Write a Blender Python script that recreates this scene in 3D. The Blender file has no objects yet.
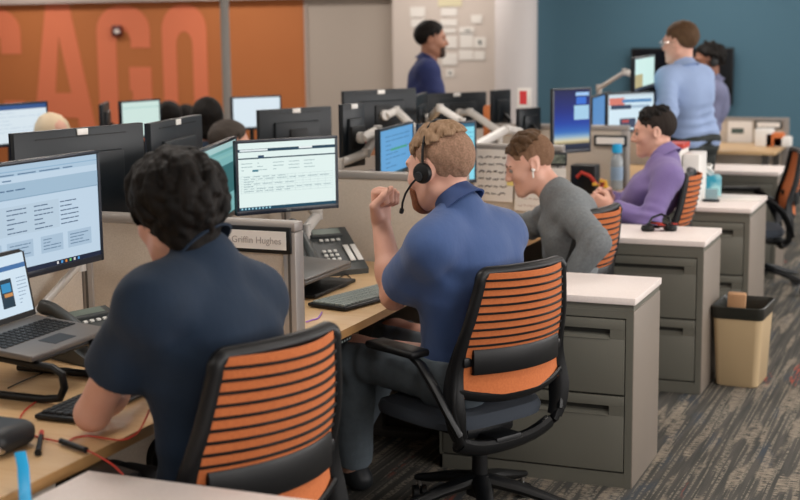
import bpy, bmesh, math, random
import numpy as np
from mathutils import Vector, Matrix
random.seed(7)
rng = np.random.RandomState(5)
C = bpy.context.scene.collection
PI = math.pi
# ---------------------------------------------------------------- camera frame
FPX, YAW, PITCH, ROLL, CH = 1385.0, .3904, .1594, -.0112, 1.70
_f = Vector((-math.sin(YAW)*math.cos(PITCH), math.cos(YAW)*math.cos(PITCH), -math.sin(PITCH)))
_r = Vector((math.cos(YAW), math.sin(YAW), 0)); _u = _r.cross(_f)
CR = math.cos(ROLL)*_r + math.sin(ROLL)*_u; CU = -math.sin(ROLL)*_r + math.cos(ROLL)*_u
CP = Vector((0, 0, CH))
def ray(x, y): return _f*FPX + CR*(x-400) - CU*(y-250)
def at(x, y, w): return CP + ray(x, y)*(w/FPX)              # measured point at depth w
def atZ(x, y, z): d = ray(x, y); return CP + d*((z-CH)/d.z)
def atY(x, y, Y): d = ray(x, y); return CP + d*(Y/d.y)
def atX(x, y, X): d = ray(x, y); return CP + d*(X/d.x)
# ---------------------------------------------------------------- materials
def lin(h):
    h = h.lstrip('#'); v = [int(h[i:i+2], 16)/255 for i in (0, 2, 4)]
    return tuple((c/12.92 if c <= .04045 else ((c+.055)/1.055)**2.4) for c in v) + (1,)
MATS = {}
def mat(name, col, rough=.6, metal=0, bump=None, var=None, emit=0, coat=0, sheen=0, trans=0, spec=None):
    if name in MATS: return MATS[name]
    m = bpy.data.materials.new(name); m.use_nodes = True; nt = m.node_tree; b = nt.nodes['Principled BSDF']
    c = lin(col) if isinstance(col, str) else tuple(col)+(1,)
    b.inputs['Base Color'].default_value = c; b.inputs['Roughness'].default_value = rough; b.inputs['Metallic'].default_value = metal
    if spec is not None: b.inputs['Specular IOR Level'].default_value = spec
    if coat: b.inputs['Coat Weight'].default_value = coat
    if sheen: b.inputs['Sheen Weight'].default_value = sheen
    if trans: b.inputs['Transmission Weight'].default_value = trans
    if emit:
        b.inputs['Emission Color'].default_value = c; b.inputs['Emission Strength'].default_value = emit
        b.inputs['Base Color'].default_value = (.01, .01, .01, 1)
    tc = nt.nodes.new('ShaderNodeTexCoord')
    if var:                                       # (scale, colour2, contrast, stretch)
        mp = nt.nodes.new('ShaderNodeMapping'); mp.inputs['Scale'].default_value = var[3] if len(var) > 3 else (1, 1, 1)
        n = nt.nodes.new('ShaderNodeTexNoise'); n.inputs['Scale'].default_value = var[0]; n.inputs['Detail'].default_value = 4
        r = nt.nodes.new('ShaderNodeValToRGB'); k = var[2]
        r.color_ramp.elements[0].position = .5-k; r.color_ramp.elements[1].position = .5+k
        r.color_ramp.elements[0].color = c; r.color_ramp.elements[1].color = lin(var[1])
        nt.links.new(tc.outputs['Object'], mp.inputs[0]); nt.links.new(mp.outputs[0], n.inputs['Vector'])
        nt.links.new(n.outputs['Fac'], r.inputs[0]); nt.links.new(r.outputs[0], b.inputs['Base Color'])
    if bump:                                      # (scale, strength, distance, stretch)
        mp = nt.nodes.new('ShaderNodeMapping'); mp.inputs['Scale'].default_value = bump[3] if len(bump) > 3 else (1, 1, 1)
        n = nt.nodes.new('ShaderNodeTexNoise'); n.inputs['Scale'].default_value = bump[0]; n.inputs['Detail'].default_value = 3
        bp = nt.nodes.new('ShaderNodeBump'); bp.inputs['Strength'].default_value = bump[1]; bp.inputs['Distance'].default_value = bump[2]
        nt.links.new(tc.outputs['Object'], mp.inputs[0]); nt.links.new(mp.outputs[0], n.inputs['Vector'])
        nt.links.new(n.outputs['Fac'], bp.inputs['Height']); nt.links.new(bp.outputs[0], b.inputs['Normal'])
    MATS[name] = m
    return m
M_top = mat('pale_laminate', '#efe4df', .45, var=(180, '#e7dbd5', .2))
M_cab = mat('olive_grey_metal', '#6c6b62', .42, bump=(260, .12, .001))
M_cabside = mat('warm_grey_metal', '#83796f', .5, bump=(260, .1, .001))
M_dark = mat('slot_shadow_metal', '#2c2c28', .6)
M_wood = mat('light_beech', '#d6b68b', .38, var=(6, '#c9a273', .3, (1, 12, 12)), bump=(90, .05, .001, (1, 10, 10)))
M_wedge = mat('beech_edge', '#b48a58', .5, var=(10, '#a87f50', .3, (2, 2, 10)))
M_rail = mat('grey_aluminium', '#a09a95', .42, .35)
M_raild = mat('dark_grey_rail', '#57534f', .5, .3)
M_fab = mat('oatmeal_fabric', '#c8bdb0', .95, var=(260, '#b9ad9f', .2), bump=(600, .3, .001))
M_blk = mat('black_plastic', '#0d0f11', .45, bump=(500, .06, .0005), spec=.35)
M_blk2 = mat('charcoal_plastic', '#23272b', .5)
M_mon = mat('monitor_shell', '#12191f', .4, bump=(500, .05, .0005), spec=.4)
M_bez = mat('monitor_bezel', '#0f1a2a', .3)
M_arm = mat('pale_grey_arm', '#cbc8c4', .4, .1)
M_white = mat('white_plastic', '#e6e4e0', .45)
M_paper = mat('paper', '#e4dfd9', .8)
M_org = mat('orange_knit', '#cc7440', .85, var=(140, '#c06838', .2), bump=(500, .35, .001))
M_seat = mat('charcoal_seat_fabric', '#343b45', .9, bump=(400, .35, .001))
M_frame = mat('chair_black', '#0b0d10', .42, bump=(450, .08, .0005), spec=.35)
M_red = mat('red_cable', '#c0392b', .5)
M_blue = mat('blue_strap', '#0f9fd8', .5)
M_key = mat('key_caps', '#22272c', .5)
M_keyl = mat('pale_key_caps', '#87928f', .42)
M_lapt = mat('graphite_laptop', '#6f6c6a', .42, .3)
M_phone = mat('charcoal_phone', '#45494a', .42)
M_phb = mat('phone_buttons', '#d8d8d4', .5)
M_chrome = mat('chrome', '#c8c8c8', .2, 1)
M_skin = mat('fair_skin', '#deb09c', .5, var=(14, '#d49c88', .3), bump=(300, .15, .0006))
M_skin2 = mat('tan_skin', '#b07f68', .5, var=(14, '#a07058', .3))
M_skin3 = mat('brown_skin', '#8a5b45', .5)
M_eye = mat('eye_white', '#8a7f78', .3)
M_iris = mat('eye_iris', '#1a1714', .2)
M_lip = mat('lip', '#b06c60', .5)
# ---------------------------------------------------------------- tagging
def tag(o, label=None, cat=None, group=None, kind=None):
    if label: o['label'] = label
    if cat: o['category'] = cat
    if group: o['group'] = group
    if kind: o['kind'] = kind
    return o
def thing(name, label, cat, loc=(0, 0, 0), rz=0, group=None, tilt=None):
    o = bpy.data.objects.new(name, None); C.objects.link(o); o.location = loc
    o.rotation_euler = tilt if tilt else (0, 0, rz)
    return tag(o, label, cat, group)
class MB:
    """collects shapes into one mesh; several materials by slot"""
    def __init__(s): s.v = []; s.f = []; s.m = []; s.mats = []; s.sm = []
    def slot(s, m):
        if m not in s.mats: s.mats.append(m)
        return s.mats.index(m)
    def raw(s, vs, fs, m, smooth=False):
        n = len(s.v); k = s.slot(m); s.v += [tuple(p) for p in vs]
        for f in fs: s.f.append(tuple(i+n for i in f)); s.m.append(k); s.sm.append(smooth)
        return s
    def box(s, c, d, m, bev=0, rot=None, seg=2):
        """c centre, d full size"""
        if bev:
            bm = bmesh.new(); bmesh.ops.create_cube(bm, size=1)
            for v in bm.verts: v.co = Vector((v.co.x*d[0], v.co.y*d[1], v.co.z*d[2]))
            bmesh.ops.bevel(bm, geom=list(bm.edges), offset=min(bev, min(d)*.49), segments=seg, profile=.5, affect='EDGES')
            bm.verts.index_update(); vs = [v.co.copy() for v in bm.verts]; fs = [[v.index for v in f.verts] for f in bm.faces]; bm.free()
        else:
            vs = [Vector((x*d[0]/2, y*d[1]/2, z*d[2]/2)) for x in (-1, 1) for y in (-1, 1) for z in (-1, 1)]
            fs = [(0, 1, 3, 2), (4, 6, 7, 5), (0, 4, 5, 1), (2, 3, 7, 6), (0, 2, 6, 4), (1, 5, 7, 3)]
        if rot: vs = [rot @ v for v in vs]
        c = Vector(c); return s.raw([v+c for v in vs], fs, m, bool(bev))
    def b2(s, lo, hi, m, bev=0):
        lo = Vector(lo); hi = Vector(hi); return s.box((lo+hi)/2, [abs(q) for q in (hi-lo)], m, bev)
    def quad(s, pts, m): return s.raw(pts, [(0, 1, 2, 3)], m)
    def tube(s, pts, r, m, n=10, closed=False, cap=True, flat=None, up=None):
        """sweep; r number or list; flat=(a,b) scales the section along side/up"""
        P = [Vector(p) for p in pts]; N = len(P); R = r if isinstance(r, (list, tuple)) else [r]*N
        up0 = Vector(up) if up else None; rings = []; prev = None
        for i in range(N):
            if closed: t = P[(i+1) % N]-P[i-1]
            else: t = P[min(i+1, N-1)]-P[max(i-1, 0)]
            t.normalize()
            if up0 is not None: a = up0.cross(t)
            elif prev is None: a = t.orthogonal()
            else: a = prev - t*prev.dot(t)
            if a.length < 1e-6: a = t.orthogonal()
            a.normalize(); prev = a; b = t.cross(a)
            fa, fb = flat if flat else (1, 1)
            rings.append([P[i]+(a*math.cos(q)*fa+b*math.sin(q)*fb)*R[i] for q in [2*PI*k/n for k in range(n)]])
        vs = [p for g in rings for p in g]; fs = []
        for i in range(N if closed else N-1):
            j = (i+1) % N
            for k in range(n): fs.append((i*n+k, i*n+(k+1) % n, j*n+(k+1) % n, j*n+k))
        if cap and not closed: fs += [tuple(range(n))[::-1], tuple((N-1)*n+k for k in range(n))]
        return s.raw(vs, fs, m, True)
    def cyl(s, a, b, r, m, r2=None, n=20): return s.tube([a, b], [r, r if r2 is None else r2], m, n)
    def lathe(s, prof, m, c=(0, 0, 0), n=28):
        vs = []; c = Vector(c)
        for (r, z) in prof:
            for k in range(n): vs.append(c+Vector((r*math.cos(2*PI*k/n), r*math.sin(2*PI*k/n), z)))
        fs = [(i*n+k, i*n+(k+1) % n, (i+1)*n+(k+1) % n, (i+1)*n+k) for i in range(len(prof)-1) for k in range(n)]
        return s.raw(vs, fs, m, True)
    def prism(s, poly, z0, z1, m):
        n = len(poly); vs = [(x, y, z0) for x, y in poly]+[(x, y, z1) for x, y in poly]
        fs = [tuple(range(n))[::-1], tuple(range(n, 2*n))]+[(i, (i+1) % n, n+(i+1) % n, n+i) for i in range(n)]
        return s.raw(vs, fs, m)
    def xf(s, mtx):
        s.v = [tuple(mtx @ Vector(p)) for p in s.v]; return s
    def build(s, name, parent=None, mats=None):
        me = bpy.data.meshes.new(name); me.from_pydata(s.v, [], s.f)
        for m in s.mats: me.materials.append(m)
        me.polygons.foreach_set('material_index', s.m); me.polygons.foreach_set('use_smooth', s.sm)
        bm = bmesh.new(); bm.from_mesh(me); bmesh.ops.recalc_face_normals(bm, faces=bm.faces); bm.to_mesh(me); bm.free()
        me.update()
        if any(s.sm):
            try: me.set_sharp_from_angle(angle=math.radians(38))
            except Exception: pass
        o = bpy.data.objects.new(name, me); C.objects.link(o)
        if parent: o.parent = parent
        return o
def struct(o): o['kind'] = 'structure'; return o
def copy_tree(o, parent=None, recurse=True):
    c = o.copy(); C.objects.link(c); c.parent = parent
    for ch in list(o.children): copy_tree(ch, c)
    return c
def to_mesh(o):
    dg = bpy.context.evaluated_depsgraph_get(); me = bpy.data.meshes.new_from_object(o.evaluated_get(dg)); n = bpy.data.objects.new('tmp', me); C.objects.link(n)
    n.location = o.location; n.rotation_euler = o.rotation_euler; n.parent = o.parent; nm = o.name; bpy.data.objects.remove(o); n.name = nm; return n
def solid_text(name, body, size, m, loc, rot, parent=None, extrude=.0004):
    cu = bpy.data.curves.new(name, 'FONT'); cu.body = body; cu.size = size; cu.extrude = extrude
    cu.align_x = 'CENTER'; cu.align_y = 'CENTER'; cu.materials.append(m)
    o = bpy.data.objects.new(name, cu); C.objects.link(o); o.location = loc; o.rotation_euler = rot; o.parent = parent
    return to_mesh(o)
# ---------------------------------------------------------------- implicit surfaces for bodies and cloth
class SDF:
    def __init__(s, lo, hi, res):
        s.lo = np.array(lo, float); s.res = res
        s.n = np.maximum(((np.array(hi)-s.lo)/res).astype(int)+1, 3); s.D = np.full(s.n, .2, np.float32)
    def sub(s, lo, hi):
        a = np.clip(((np.array(lo)-s.lo)/s.res).astype(int), 0, s.n); b = np.clip(((np.array(hi)-s.lo)/s.res).astype(int)+2, 0, s.n)
        if (b <= a).any(): return None, None
        ax = [s.lo[i]+s.res*np.arange(a[i], b[i]) for i in range(3)]
        return tuple(slice(a[i], b[i]) for i in range(3)), np.stack(np.meshgrid(*ax, indexing='ij'), -1)
    def comb(s, sl, d, k, op='u'):
        A = s.D[sl]; d = d.astype(np.float32)
        if op == 'u':
            h = np.clip(.5+.5*(d-A)/k, 0, 1); s.D[sl] = d*(1-h)+A*h-k*h*(1-h)
        else:
            d = -d; h = np.clip(.5-.5*(d-A)/k, 0, 1); s.D[sl] = d*(1-h)+A*h+k*h*(1-h)
    def cap(s, a, b, ra, rb=None, k=.02, op='u', cut=None, off=0):
        a = np.array(a, float); b = np.array(b, float); rb = ra if rb is None else rb; ra += off; rb += off; R = max(ra, rb)+k+.012
        sl, P = s.sub(np.minimum(a, b)-R, np.maximum(a, b)+R)
        if sl is None: return
        ab = b-a; L2 = max(ab@ab, 1e-9); q = (P-a)@ab/L2; t = np.clip(q, 0, 1)
        d = np.linalg.norm(P-a-t[..., None]*ab, axis=-1)-(ra+(rb-ra)*t)
        if cut is not None: d = np.maximum(d, (q-cut)*math.sqrt(L2))
        s.comb(sl, d, k, op)
    def ell(s, c, r, Rm=None, k=.02, op='u', off=0):
        c = np.array(c, float); r = np.array(r, float)+off; R = r.max()+k+.012
        sl, P = s.sub(c-R, c+R)
        if sl is None: return
        Q = P-c
        if Rm is not None: Q = Q@Rm
        k0 = np.linalg.norm(Q/r, axis=-1); k1 = np.linalg.norm(Q/(r*r), axis=-1)
        d = k0*(k0-1)/np.maximum(k1, 1e-6); s.comb(sl, d, k, op)
    def grid(s): return s.sub(s.lo-1, s.lo+s.n*s.res+1)[1]
    def mesh(s):
        D = s.D; D[0], D[-1] = .1, .1; D[:, 0], D[:, -1] = .1, .1; D[:, :, 0], D[:, :, -1] = .1, .1
        I = D < 0; nx, ny, nz = D.shape
        cnt = np.zeros((nx-1, ny-1, nz-1), np.int8)
        for i in (0, 1):
            for j in (0, 1):
                for k in (0, 1): cnt += I[i:nx-1+i, j:ny-1+j, k:nz-1+k]
        cells = np.argwhere((cnt > 0) & (cnt < 8)); idx = -np.ones(cnt.shape, np.int64); idx[tuple(cells.T)] = np.arange(len(cells))
        acc = np.zeros((len(cells), 3)); w = np.zeros(len(cells)); cs = [(i, j, k) for i in (0, 1) for j in (0, 1) for k in (0, 1)]
        for a in cs:
            for ax in range(3):
                if a[ax]: continue
                b = list(a); b[ax] = 1
                da = D[tuple((cells+a).T)]; db = D[tuple((cells+b).T)]; mm = (da < 0) != (db < 0)
                t = np.where(mm, da/np.where(mm, da-db, 1), 0); p = np.array(a, float)[None]+np.zeros((len(cells), 3)); p[:, ax] += t
                acc += p*mm[:, None]; w += mm
        V = s.lo+s.res*(cells+acc/w[:, None]); F = []
        for ax in range(3):
            sh = [slice(1, -1)]*3; sh[ax] = slice(0, -1); sh2 = [slice(1, -1)]*3; sh2[ax] = slice(1, None)
            a = I[tuple(sh)]; b = I[tuple(sh2)]; e = np.argwhere(a != b)
            if not len(e): continue
            fl = a[tuple(e.T)]; base = e.copy()
            for q in range(3):
                if q != ax: base[:, q] += 1
            o1 = [0, 0, 0]; o1[(ax+1) % 3] = -1; o2 = [0, 0, 0]; o2[(ax+2) % 3] = -1; o12 = [o1[q]+o2[q] for q in range(3)]
            qd = np.stack([idx[tuple((base+o).T)] for o in ([0, 0, 0], o1, o12, o2)], 1)
            qd = np.where(fl[:, None], qd, qd[:, ::-1]); F.append(qd)
        return V, np.concatenate(F)
def mesh_obj(name, VF, m, parent=None, smooth_iter=0):
    vs = []; fs = []; n = 0
    for V, F in (VF if isinstance(VF, list) else [VF]):
        vs.append(V); fs.append(F+n); n += len(V)
    V = np.concatenate(vs); F = np.concatenate(fs)
    if smooth_iter:
        E = np.concatenate([F[:, [0, 1]], F[:, [1, 2]], F[:, [2, 3]], F[:, [3, 0]]])
        for _ in range(smooth_iter):
            S = np.zeros_like(V); cn = np.zeros(len(V)); np.add.at(S, E[:, 0], V[E[:, 1]]); np.add.at(cn, E[:, 0], 1)
            V = V*.5+.5*S/np.maximum(cn, 1)[:, None]
    if parent is not None:
        o = np.zeros(3); q = parent
        while q is not None: o = o+np.array(q.location); q = q.parent
        V = V-o
    me = bpy.data.meshes.new(name); me.vertices.add(len(V)); me.vertices.foreach_set('co', V.astype(np.float32).ravel())
    me.loops.add(len(F)*4); me.loops.foreach_set('vertex_index', F.astype(np.int32).ravel()); me.polygons.add(len(F))
    me.polygons.foreach_set('loop_start', np.arange(0, len(F)*4, 4, dtype=np.int32)); me.polygons.foreach_set('use_smooth', np.ones(len(F), bool))
    me.update(); me.validate()
    me.materials.append(m); ob = bpy.data.objects.new(name, me); C.objects.link(ob)
    if parent is not None: ob.parent = parent
    return ob
def rotm(yaw, pitch=0, roll=0):
    """columns: person's right, forward, up; yaw turns left from +Y, pitch<0 looks down"""
    return np.array(Matrix.Rotation(yaw, 3, 'Z') @ Matrix.Rotation(pitch, 3, 'X') @ Matrix.Rotation(roll, 3, 'Y'))
def noise3(P, f, seed=0):
    r = np.random.RandomState(seed); o = np.zeros(P.shape[:-1])
    for i in range(6):
        d = r.normal(size=3); d /= np.linalg.norm(d); o = o+np.sin(P@(d*f*(.7+.6*r.rand()))+r.rand()*6.28)
    return o/6
def head_sdf(S, o, R, sc=1, beard=False, off=0, ears=True, nose=1.0):
    o = np.array(o); T = lambda *p: o+R@(np.array(p)*sc)
    E = lambda p, r, k=.02, op='u', Rm=None: S.ell(T(*p), np.array(r)*sc, R if Rm is None else Rm, k*sc, op, off)
    Cp = lambda a, b, ra, rb=None, k=.012, op='u': S.cap(T(*a), T(*b), ra*sc, (ra if rb is None else rb)*sc, k*sc, op, off=off)
    E((0, -.018, .036), (.074, .094, .084)); E((0, .010, .010), (.068, .076, .072), .03); E((0, .03, -.04), (.056, .058, .066), .03)
    Cp((-.052, -.005, -.052), (-.012, .07, -.094), .017, .016, .03); Cp((.052, -.005, -.052), (.012, .07, -.094), .017, .016, .03)
    E((0, .076, -.094), (.02, .017, .016), .02); E((0, .055, -.06), (.036, .034, .03), .02)
    E((-.036, .058, -.022), (.024, .024, .022), .025); E((.036, .058, -.022), (.024, .024, .022), .025)
    Cp((-.034, .079, .026), (.034, .079, .026), .011, .011, .02)
    if off == 0:
        E((-.031, .094, .006), (.017, .012, .011), .012, 's'); E((.031, .094, .006), (.017, .012, .011), .012, 's')
    Cp((0, .086, .016), (0, .107*nose, -.022), .007, .0105, .012); E((0, .099*nose, -.028), (.0155, .012, .0085), .008)
    Cp((-.022, .084, -.0585), (.022, .084, -.0585), .0065, .0065, .008); Cp((-.018, .083, -.0695), (.018, .083, -.0695), .007, .007, .008)
    if off == 0: Cp((-.024, .097, -.0637), (.024, .097, -.0637), .0035, .0035, .004, 's')
    if ears:
        for s in (-1, 1):
            Er = R@np.array(Matrix.Rotation(-s*.35, 3, 'Z') @ Matrix.Rotation(.2, 3, 'X'))
            E((s*.078, -.012, .0), (.009, .019, .031), .008, 'u', Er); E((s*.086, -.008, .003), (.006, .011, .019), .006, 's', Er)
def hand_sdf(S, w, d, nrm, thumb, curl=.5, sc=1, spread=.08, curls=None):
    """w wrist, d pointing direction, nrm back-of-hand normal, thumb side vector"""
    w = np.array(w, float); d = np.array(d, float); d /= np.linalg.norm(d)
    n = np.array(nrm, float); n -= d*(n@d); n /= np.linalg.norm(n); t = np.cross(d, n); t *= np.sign(t@np.array(thumb, float)) or 1
    ps = []
    for i, (lat, L, q) in enumerate(((.027, .096, 1), (.009, .1, 1.06), (-.009, .095, 1), (-.026, .086, .84))):
        kn = w+(d*L+t*lat)*sc*.92; S.cap(w+t*lat*.55*sc+d*.012, kn, .016*sc, .0125*sc, k=.016)
        ang = spread*(1.5-i)*.6; dd = d*math.cos(ang)+t*math.sin(ang); p = kn; a = 0; c = curls[i] if curls else curl
        for j, (l, rr) in enumerate(((.044*q, .0098), (.027*q, .009), (.021*q, .008))):
            a += c*(1.15, 1.35, .9)[j]; v = dd*math.cos(a)-n*math.sin(a); e = p+v*l*sc
            S.cap(p, e, rr*sc, rr*.93*sc, k=.0035); p = e
    a0 = w+(d*.022+t*.026-n*.008)*sc; a1 = a0+(d*.035+t*.026-n*.018)*sc; cc = min(curl, 1)
    a2 = a1+(d*(.03)+t*(.012-.03*cc)-n*.014*(.4+cc))*sc; a3 = a2+(d*.02-t*.02*cc-n*.008)*sc
    S.cap(a0, a1, .017*sc, .0125*sc, k=.014); S.cap(a1, a2, .0115*sc, .0105*sc, k=.004); S.cap(a2, a3, .0102*sc, .009*sc, k=.004)
HAIRLINE = dict(top=((-.12, -.09, -.05, 0, .03, .05, .075, .12), (.12, .10, .08, .072, .07, .072, .08, .088)),

    short=((-.12, -.10, -.07, -.03, -.012, .008, .018, .035, .055, .075, .12), (-.05, -.052, -.045, -.012, .024, .012, .042, .052, .062, .082, .09)),
    long=((-.12, -.10, -.07, -.03, 0, .02, .04, .06, .08, .12), (-.14, -.14, -.125, -.085, -.05, -.015, .03, .045, .07, .08)))
def hair_obj(o, R, sc, style, m, parent, thick=.012, seed=1, res=.003, vol=0, recede=0, name='hair'):
    S = SDF((-.14*sc, -.17*sc, -.16*sc), (.14*sc, .15*sc, .17*sc), res); I3 = np.eye(3)
    T = lambda *p: np.array(p)*sc
    S.ell(T(0, -.018, .036), T(.074, .094, .084), I3, .02, off=thick); S.ell(T(0, .012, .012), T(.069, .078, .075), I3, .03, off=thick*.7)
    S.ell(T(0, .03, -.04), T(.056, .058, .066), I3, .03, off=.004)
    if style == 'long': S.ell(T(0, -.05, -.05), T(.064, .048, .07), I3, .03, off=.004)
    r = np.random.RandomState(seed)
    if vol:                                    # separate locks lying over the scalp
        for i in range(vol):
            th = r.uniform(0, 2*PI); ph = math.acos(r.uniform(-.8 if style == 'long' else -.35, 1)); n = np.array((math.sin(ph)*math.cos(th), math.sin(ph)*math.sin(th), math.cos(ph)))
            if (n[1] > .75 and n[2] < .5) or (n[2] < -.3 and n[1] > -.1): continue
            lift = thick*r.uniform(.75, 1.2); c0 = T(0, -.018, .036)+n*(np.array((.074, .094, .084))*sc+lift)
            dn = np.array((0, -.25, -1.))+r.normal(size=3)*.35; dn -= n*(dn@n); dn /= np.linalg.norm(dn)+1e-6; p = c0
            sd = np.cross(n, dn)*r.uniform(-1, 1); L = r.uniform(.035, .06)*sc
            rr = r.uniform(.007, .012)*sc
            for j in range(4):
                q = p+dn*L*.32+sd*L*.16*(j-1); v = q-T(0, -.018, .036); nn = v/np.linalg.norm(v/(np.array((.074, .094, .084))*sc+lift*(1+.1*math.sin(j*2+i))))
                q = T(0, -.018, .036)+nn; S.cap(p, q, rr*(1, 1.1, 1, .75)[j], rr*(1.1, 1, .75, .3)[j], k=.007); p = q
    P = S.grid(); P = P if P.shape[:3] == S.D.shape else P[:S.n[0], :S.n[1], :S.n[2]]
    nz = noise3(P*np.array((1, 1, .45)), 260, seed)*.0022+noise3(P, 90, seed+3)*.0025
    Y = P[..., 1]/sc; Z = P[..., 2]/sc; X = np.abs(P[..., 0])/sc
    yl, zl = HAIRLINE[style]; L = np.interp(Y, yl, zl)-np.clip(.05-X, 0, .05)*0-recede*np.clip(X-.02, 0, .03)*0
    L = L+np.where(Y > .03, (X/.07)**2*-.02+.0, 0)+recede*np.clip(Y-.02, 0, .1)*2
    tp = np.clip(1-(Z-L)/.05, 0, 1); S.D = np.maximum(S.D+nz+tp*tp*thick*(.55 if style == 'long' else .8), ((L-Z)*.8*sc+nz*2)).astype(np.float32)
    ear = np.sqrt(((X-.08)/.03)**2+((Y+.008)/.021)**2+((Z+.004)/.033)**2)-1
    if style != 'long': S.D = np.maximum(S.D, -(ear*.02)).astype(np.float32)
    V, F = S.mesh(); V = V@R.T+np.array(o)
    return mesh_obj(name, (V, F), m, parent, 1)
def beard_obj(o, R, sc, m, parent, thick=.007, seed=2, res=.003):
    S = SDF((-.1*sc, -.06*sc, -.16*sc), (.1*sc, .14*sc, .03*sc), res)
    head_sdf(S, (0, 0, 0), np.eye(3), sc, off=thick, ears=False)
    P = S.grid()[:S.n[0], :S.n[1], :S.n[2]]; Y = P[..., 1]/sc; Z = P[..., 2]/sc; X = np.abs(P[..., 0])/sc
    nz = noise3(P, 300, seed)*.0018
    up = np.interp(Y, (-.03, .0, .02, .06, .075, .1, .13), (-.0, .01, -.03, -.05, -.045, -.042, -.042))
    cut = np.maximum(Z-up, -(Y+.012)); mouth = np.sqrt((X/.024)**2+((Z+.064)/.010)**2)-1
    S.D = np.maximum(np.maximum(S.D+nz, cut*.8*sc), -mouth*.01*(Y > .06)).astype(np.float32)
    V, F = S.mesh(); return mesh_obj('beard', (V@R.T+np.array(o), F), m, parent, 1)
def body_prims(S, J, off=0, what='body', sc=1, sleeve=None, seed=0):
    """what: body | shirt | trousers"""
    v = {k: np.array(q, float) for k, q in J.items() if k not in ('hR',)}
    cap = S.cap; mid = (v['shL']+v['shR'])/2; sd = v['shR']-v['shL']; sd /= np.linalg.norm(sd)
    pel = v['pelvis']; hs = (v['hipR']-v['hipL']); hs /= np.linalg.norm(hs); fw = np.cross((v['neck']-pel), sd); fw = -fw/np.linalg.norm(fw)
    if fw@v['fwd'] < 0: fw = -fw
    ch = mid+(pel-mid)*.27+fw*.012; wa = mid+(pel-mid)*.68
    b = J.get('bulk', 1); up_ = (mid-pel)/np.linalg.norm(mid-pel)
    if what in ('body', 'shirt'):
        cap(v['shL']-sd*-.01, v['shR']+sd*-.01, .055*b, .055*b, .05, off=off)
        for s, n in ((-1, 'shL'), (1, 'shR')):
            cap(v[n]-sd*s*.055*b, ch+sd*s*.075*b, .06*b, .094*b, .05, off=off); cap(ch+sd*s*.075*b, wa+sd*s*.062*b, .094*b, .088*b, .04, off=off)
            cap(wa+sd*s*.062*b, pel+hs*s*.075*b+(pel-wa)*.1, .088*b, .1*b, .04, off=off)
            cap(v[n]-sd*s*.02-up_*.004, v['neck']+sd*s*.025-up_*.02, .05*b, .046*b, .06, off=off)
            # shoulder blades give the back its form
            S.ell(mid+(pel-mid)*.22-fw*.045*b+sd*s*.075*b, (.075, .05, .10), None, .07, off=off)
        cap(mid+(pel-mid)*.12-fw*.02, wa, .098*b, .09*b, .05, off=off)
        cap(mid+(pel-mid)*.1, v['neck'], .07, .055, .04, off=off)
    if what == 'body':
        Rh = J['hR']; hd = v['head']
        cap(v['neck'], hd+Rh@np.array((0, -.022, -.055))*sc, .053*J.get('nk', 1), .05*sc*J.get('nk', 1), .025)
        cap(v['neck']+fw*.025, hd+Rh@np.array((0, .01, -.075))*sc, .036, .033*sc, .03)
    for s, n in ((-1, 'L'), (1, 'R')):
        sh, el, wr = v['sh'+n], v['el'+n], v['wr'+n]
        if what == 'body':
            cap(sh, el, .05*b, .039*b, .03); cap(el, el+(wr-el)*.35, .038*b, .041*b, .02); cap(el+(wr-el)*.3, wr, .041*b, .027*b, .02)
        if what == 'shirt':
            if sleeve == 'long':
                cap(sh, el, .054*b, .044*b, .03, off=off+.003); cap(el, wr, .044*b, .031*b, .02, off=off+.005, cut=J.get('cuff', .93))
            else:
                L = sleeve if isinstance(sleeve, float) else .72
                e = sh+(el-sh)*L; cap(sh, e, .05*b, .049*b, .05, off=off+.002, cut=1.0); e0 = sh+(el-sh)*(L*.55); cap(e0, e, .051*b, .056*b, .03, off=off, cut=1.0)
        if what == 'shirt': cap(pel+hs*s*.06+(0, 0, .03), v['hip'+n], .1*b, .088*b, .04, off=off+.002)
        if what in ('body', 'trousers'):
            hp, kn, an = v['hip'+n], v['kn'+n], v['an'+n]; o = off
            if what == 'trousers': cap(wa+sd*s*.062*b, pel+hs*s*.075*b+(pel-wa)*.1, .09*b, .104*b, .04, off=o+.003)
            cap(pel+hs*s*.06+(0, 0, .03), hp, .1*b, .085*b, .04, off=o); cap(hp, kn, .084*b, .06*b, .03, off=o); cap(kn, an, .058*b, .042*b if what == 'body' else .055, .03, off=o, cut=None if what == 'body' else .97)
        if what == 'body':
            a = v['an'+n]; t = v.get('toe'+n); t = a+v['fwd']*.14-(0, 0, .05) if t is None else t; cap(a, t, .036, .028, .02)
    return fw, sd, ch, wa, mid
def clothmesh(S, name, m, parent, seed=0, amp=.0055, centers=(), smooth=1, fn=None):
    mk = np.abs(S.D) < .03; ix = np.argwhere(mk); P = S.lo+S.res*ix
    nz = noise3(P*np.array((.8, .8, 1.3)), 28, seed)*amp+noise3(P, 60, seed+9)*amp*.35
    for (c, ax, fr, rad, am) in centers:      # folds radiating near joints
        c = np.array(c); ax = np.array(ax, float); ax /= np.linalg.norm(ax); q = P-c; r2 = (q**2).sum(-1)
        nz = nz+np.sin((q@ax)*fr+noise3(P, 14, seed+1)*2.2)*am*np.exp(-r2/rad**2)
    S.D[mk] += np.minimum(nz, .0055).astype(np.float32)
    if fn is not None:
        mk = S.D < .02; P = S.lo+S.res*np.argwhere(mk); S.D[mk] = np.maximum(S.D[mk], fn(P)).astype(np.float32)
    return mesh_obj(name, S.mesh(), m, parent, smooth)
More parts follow.
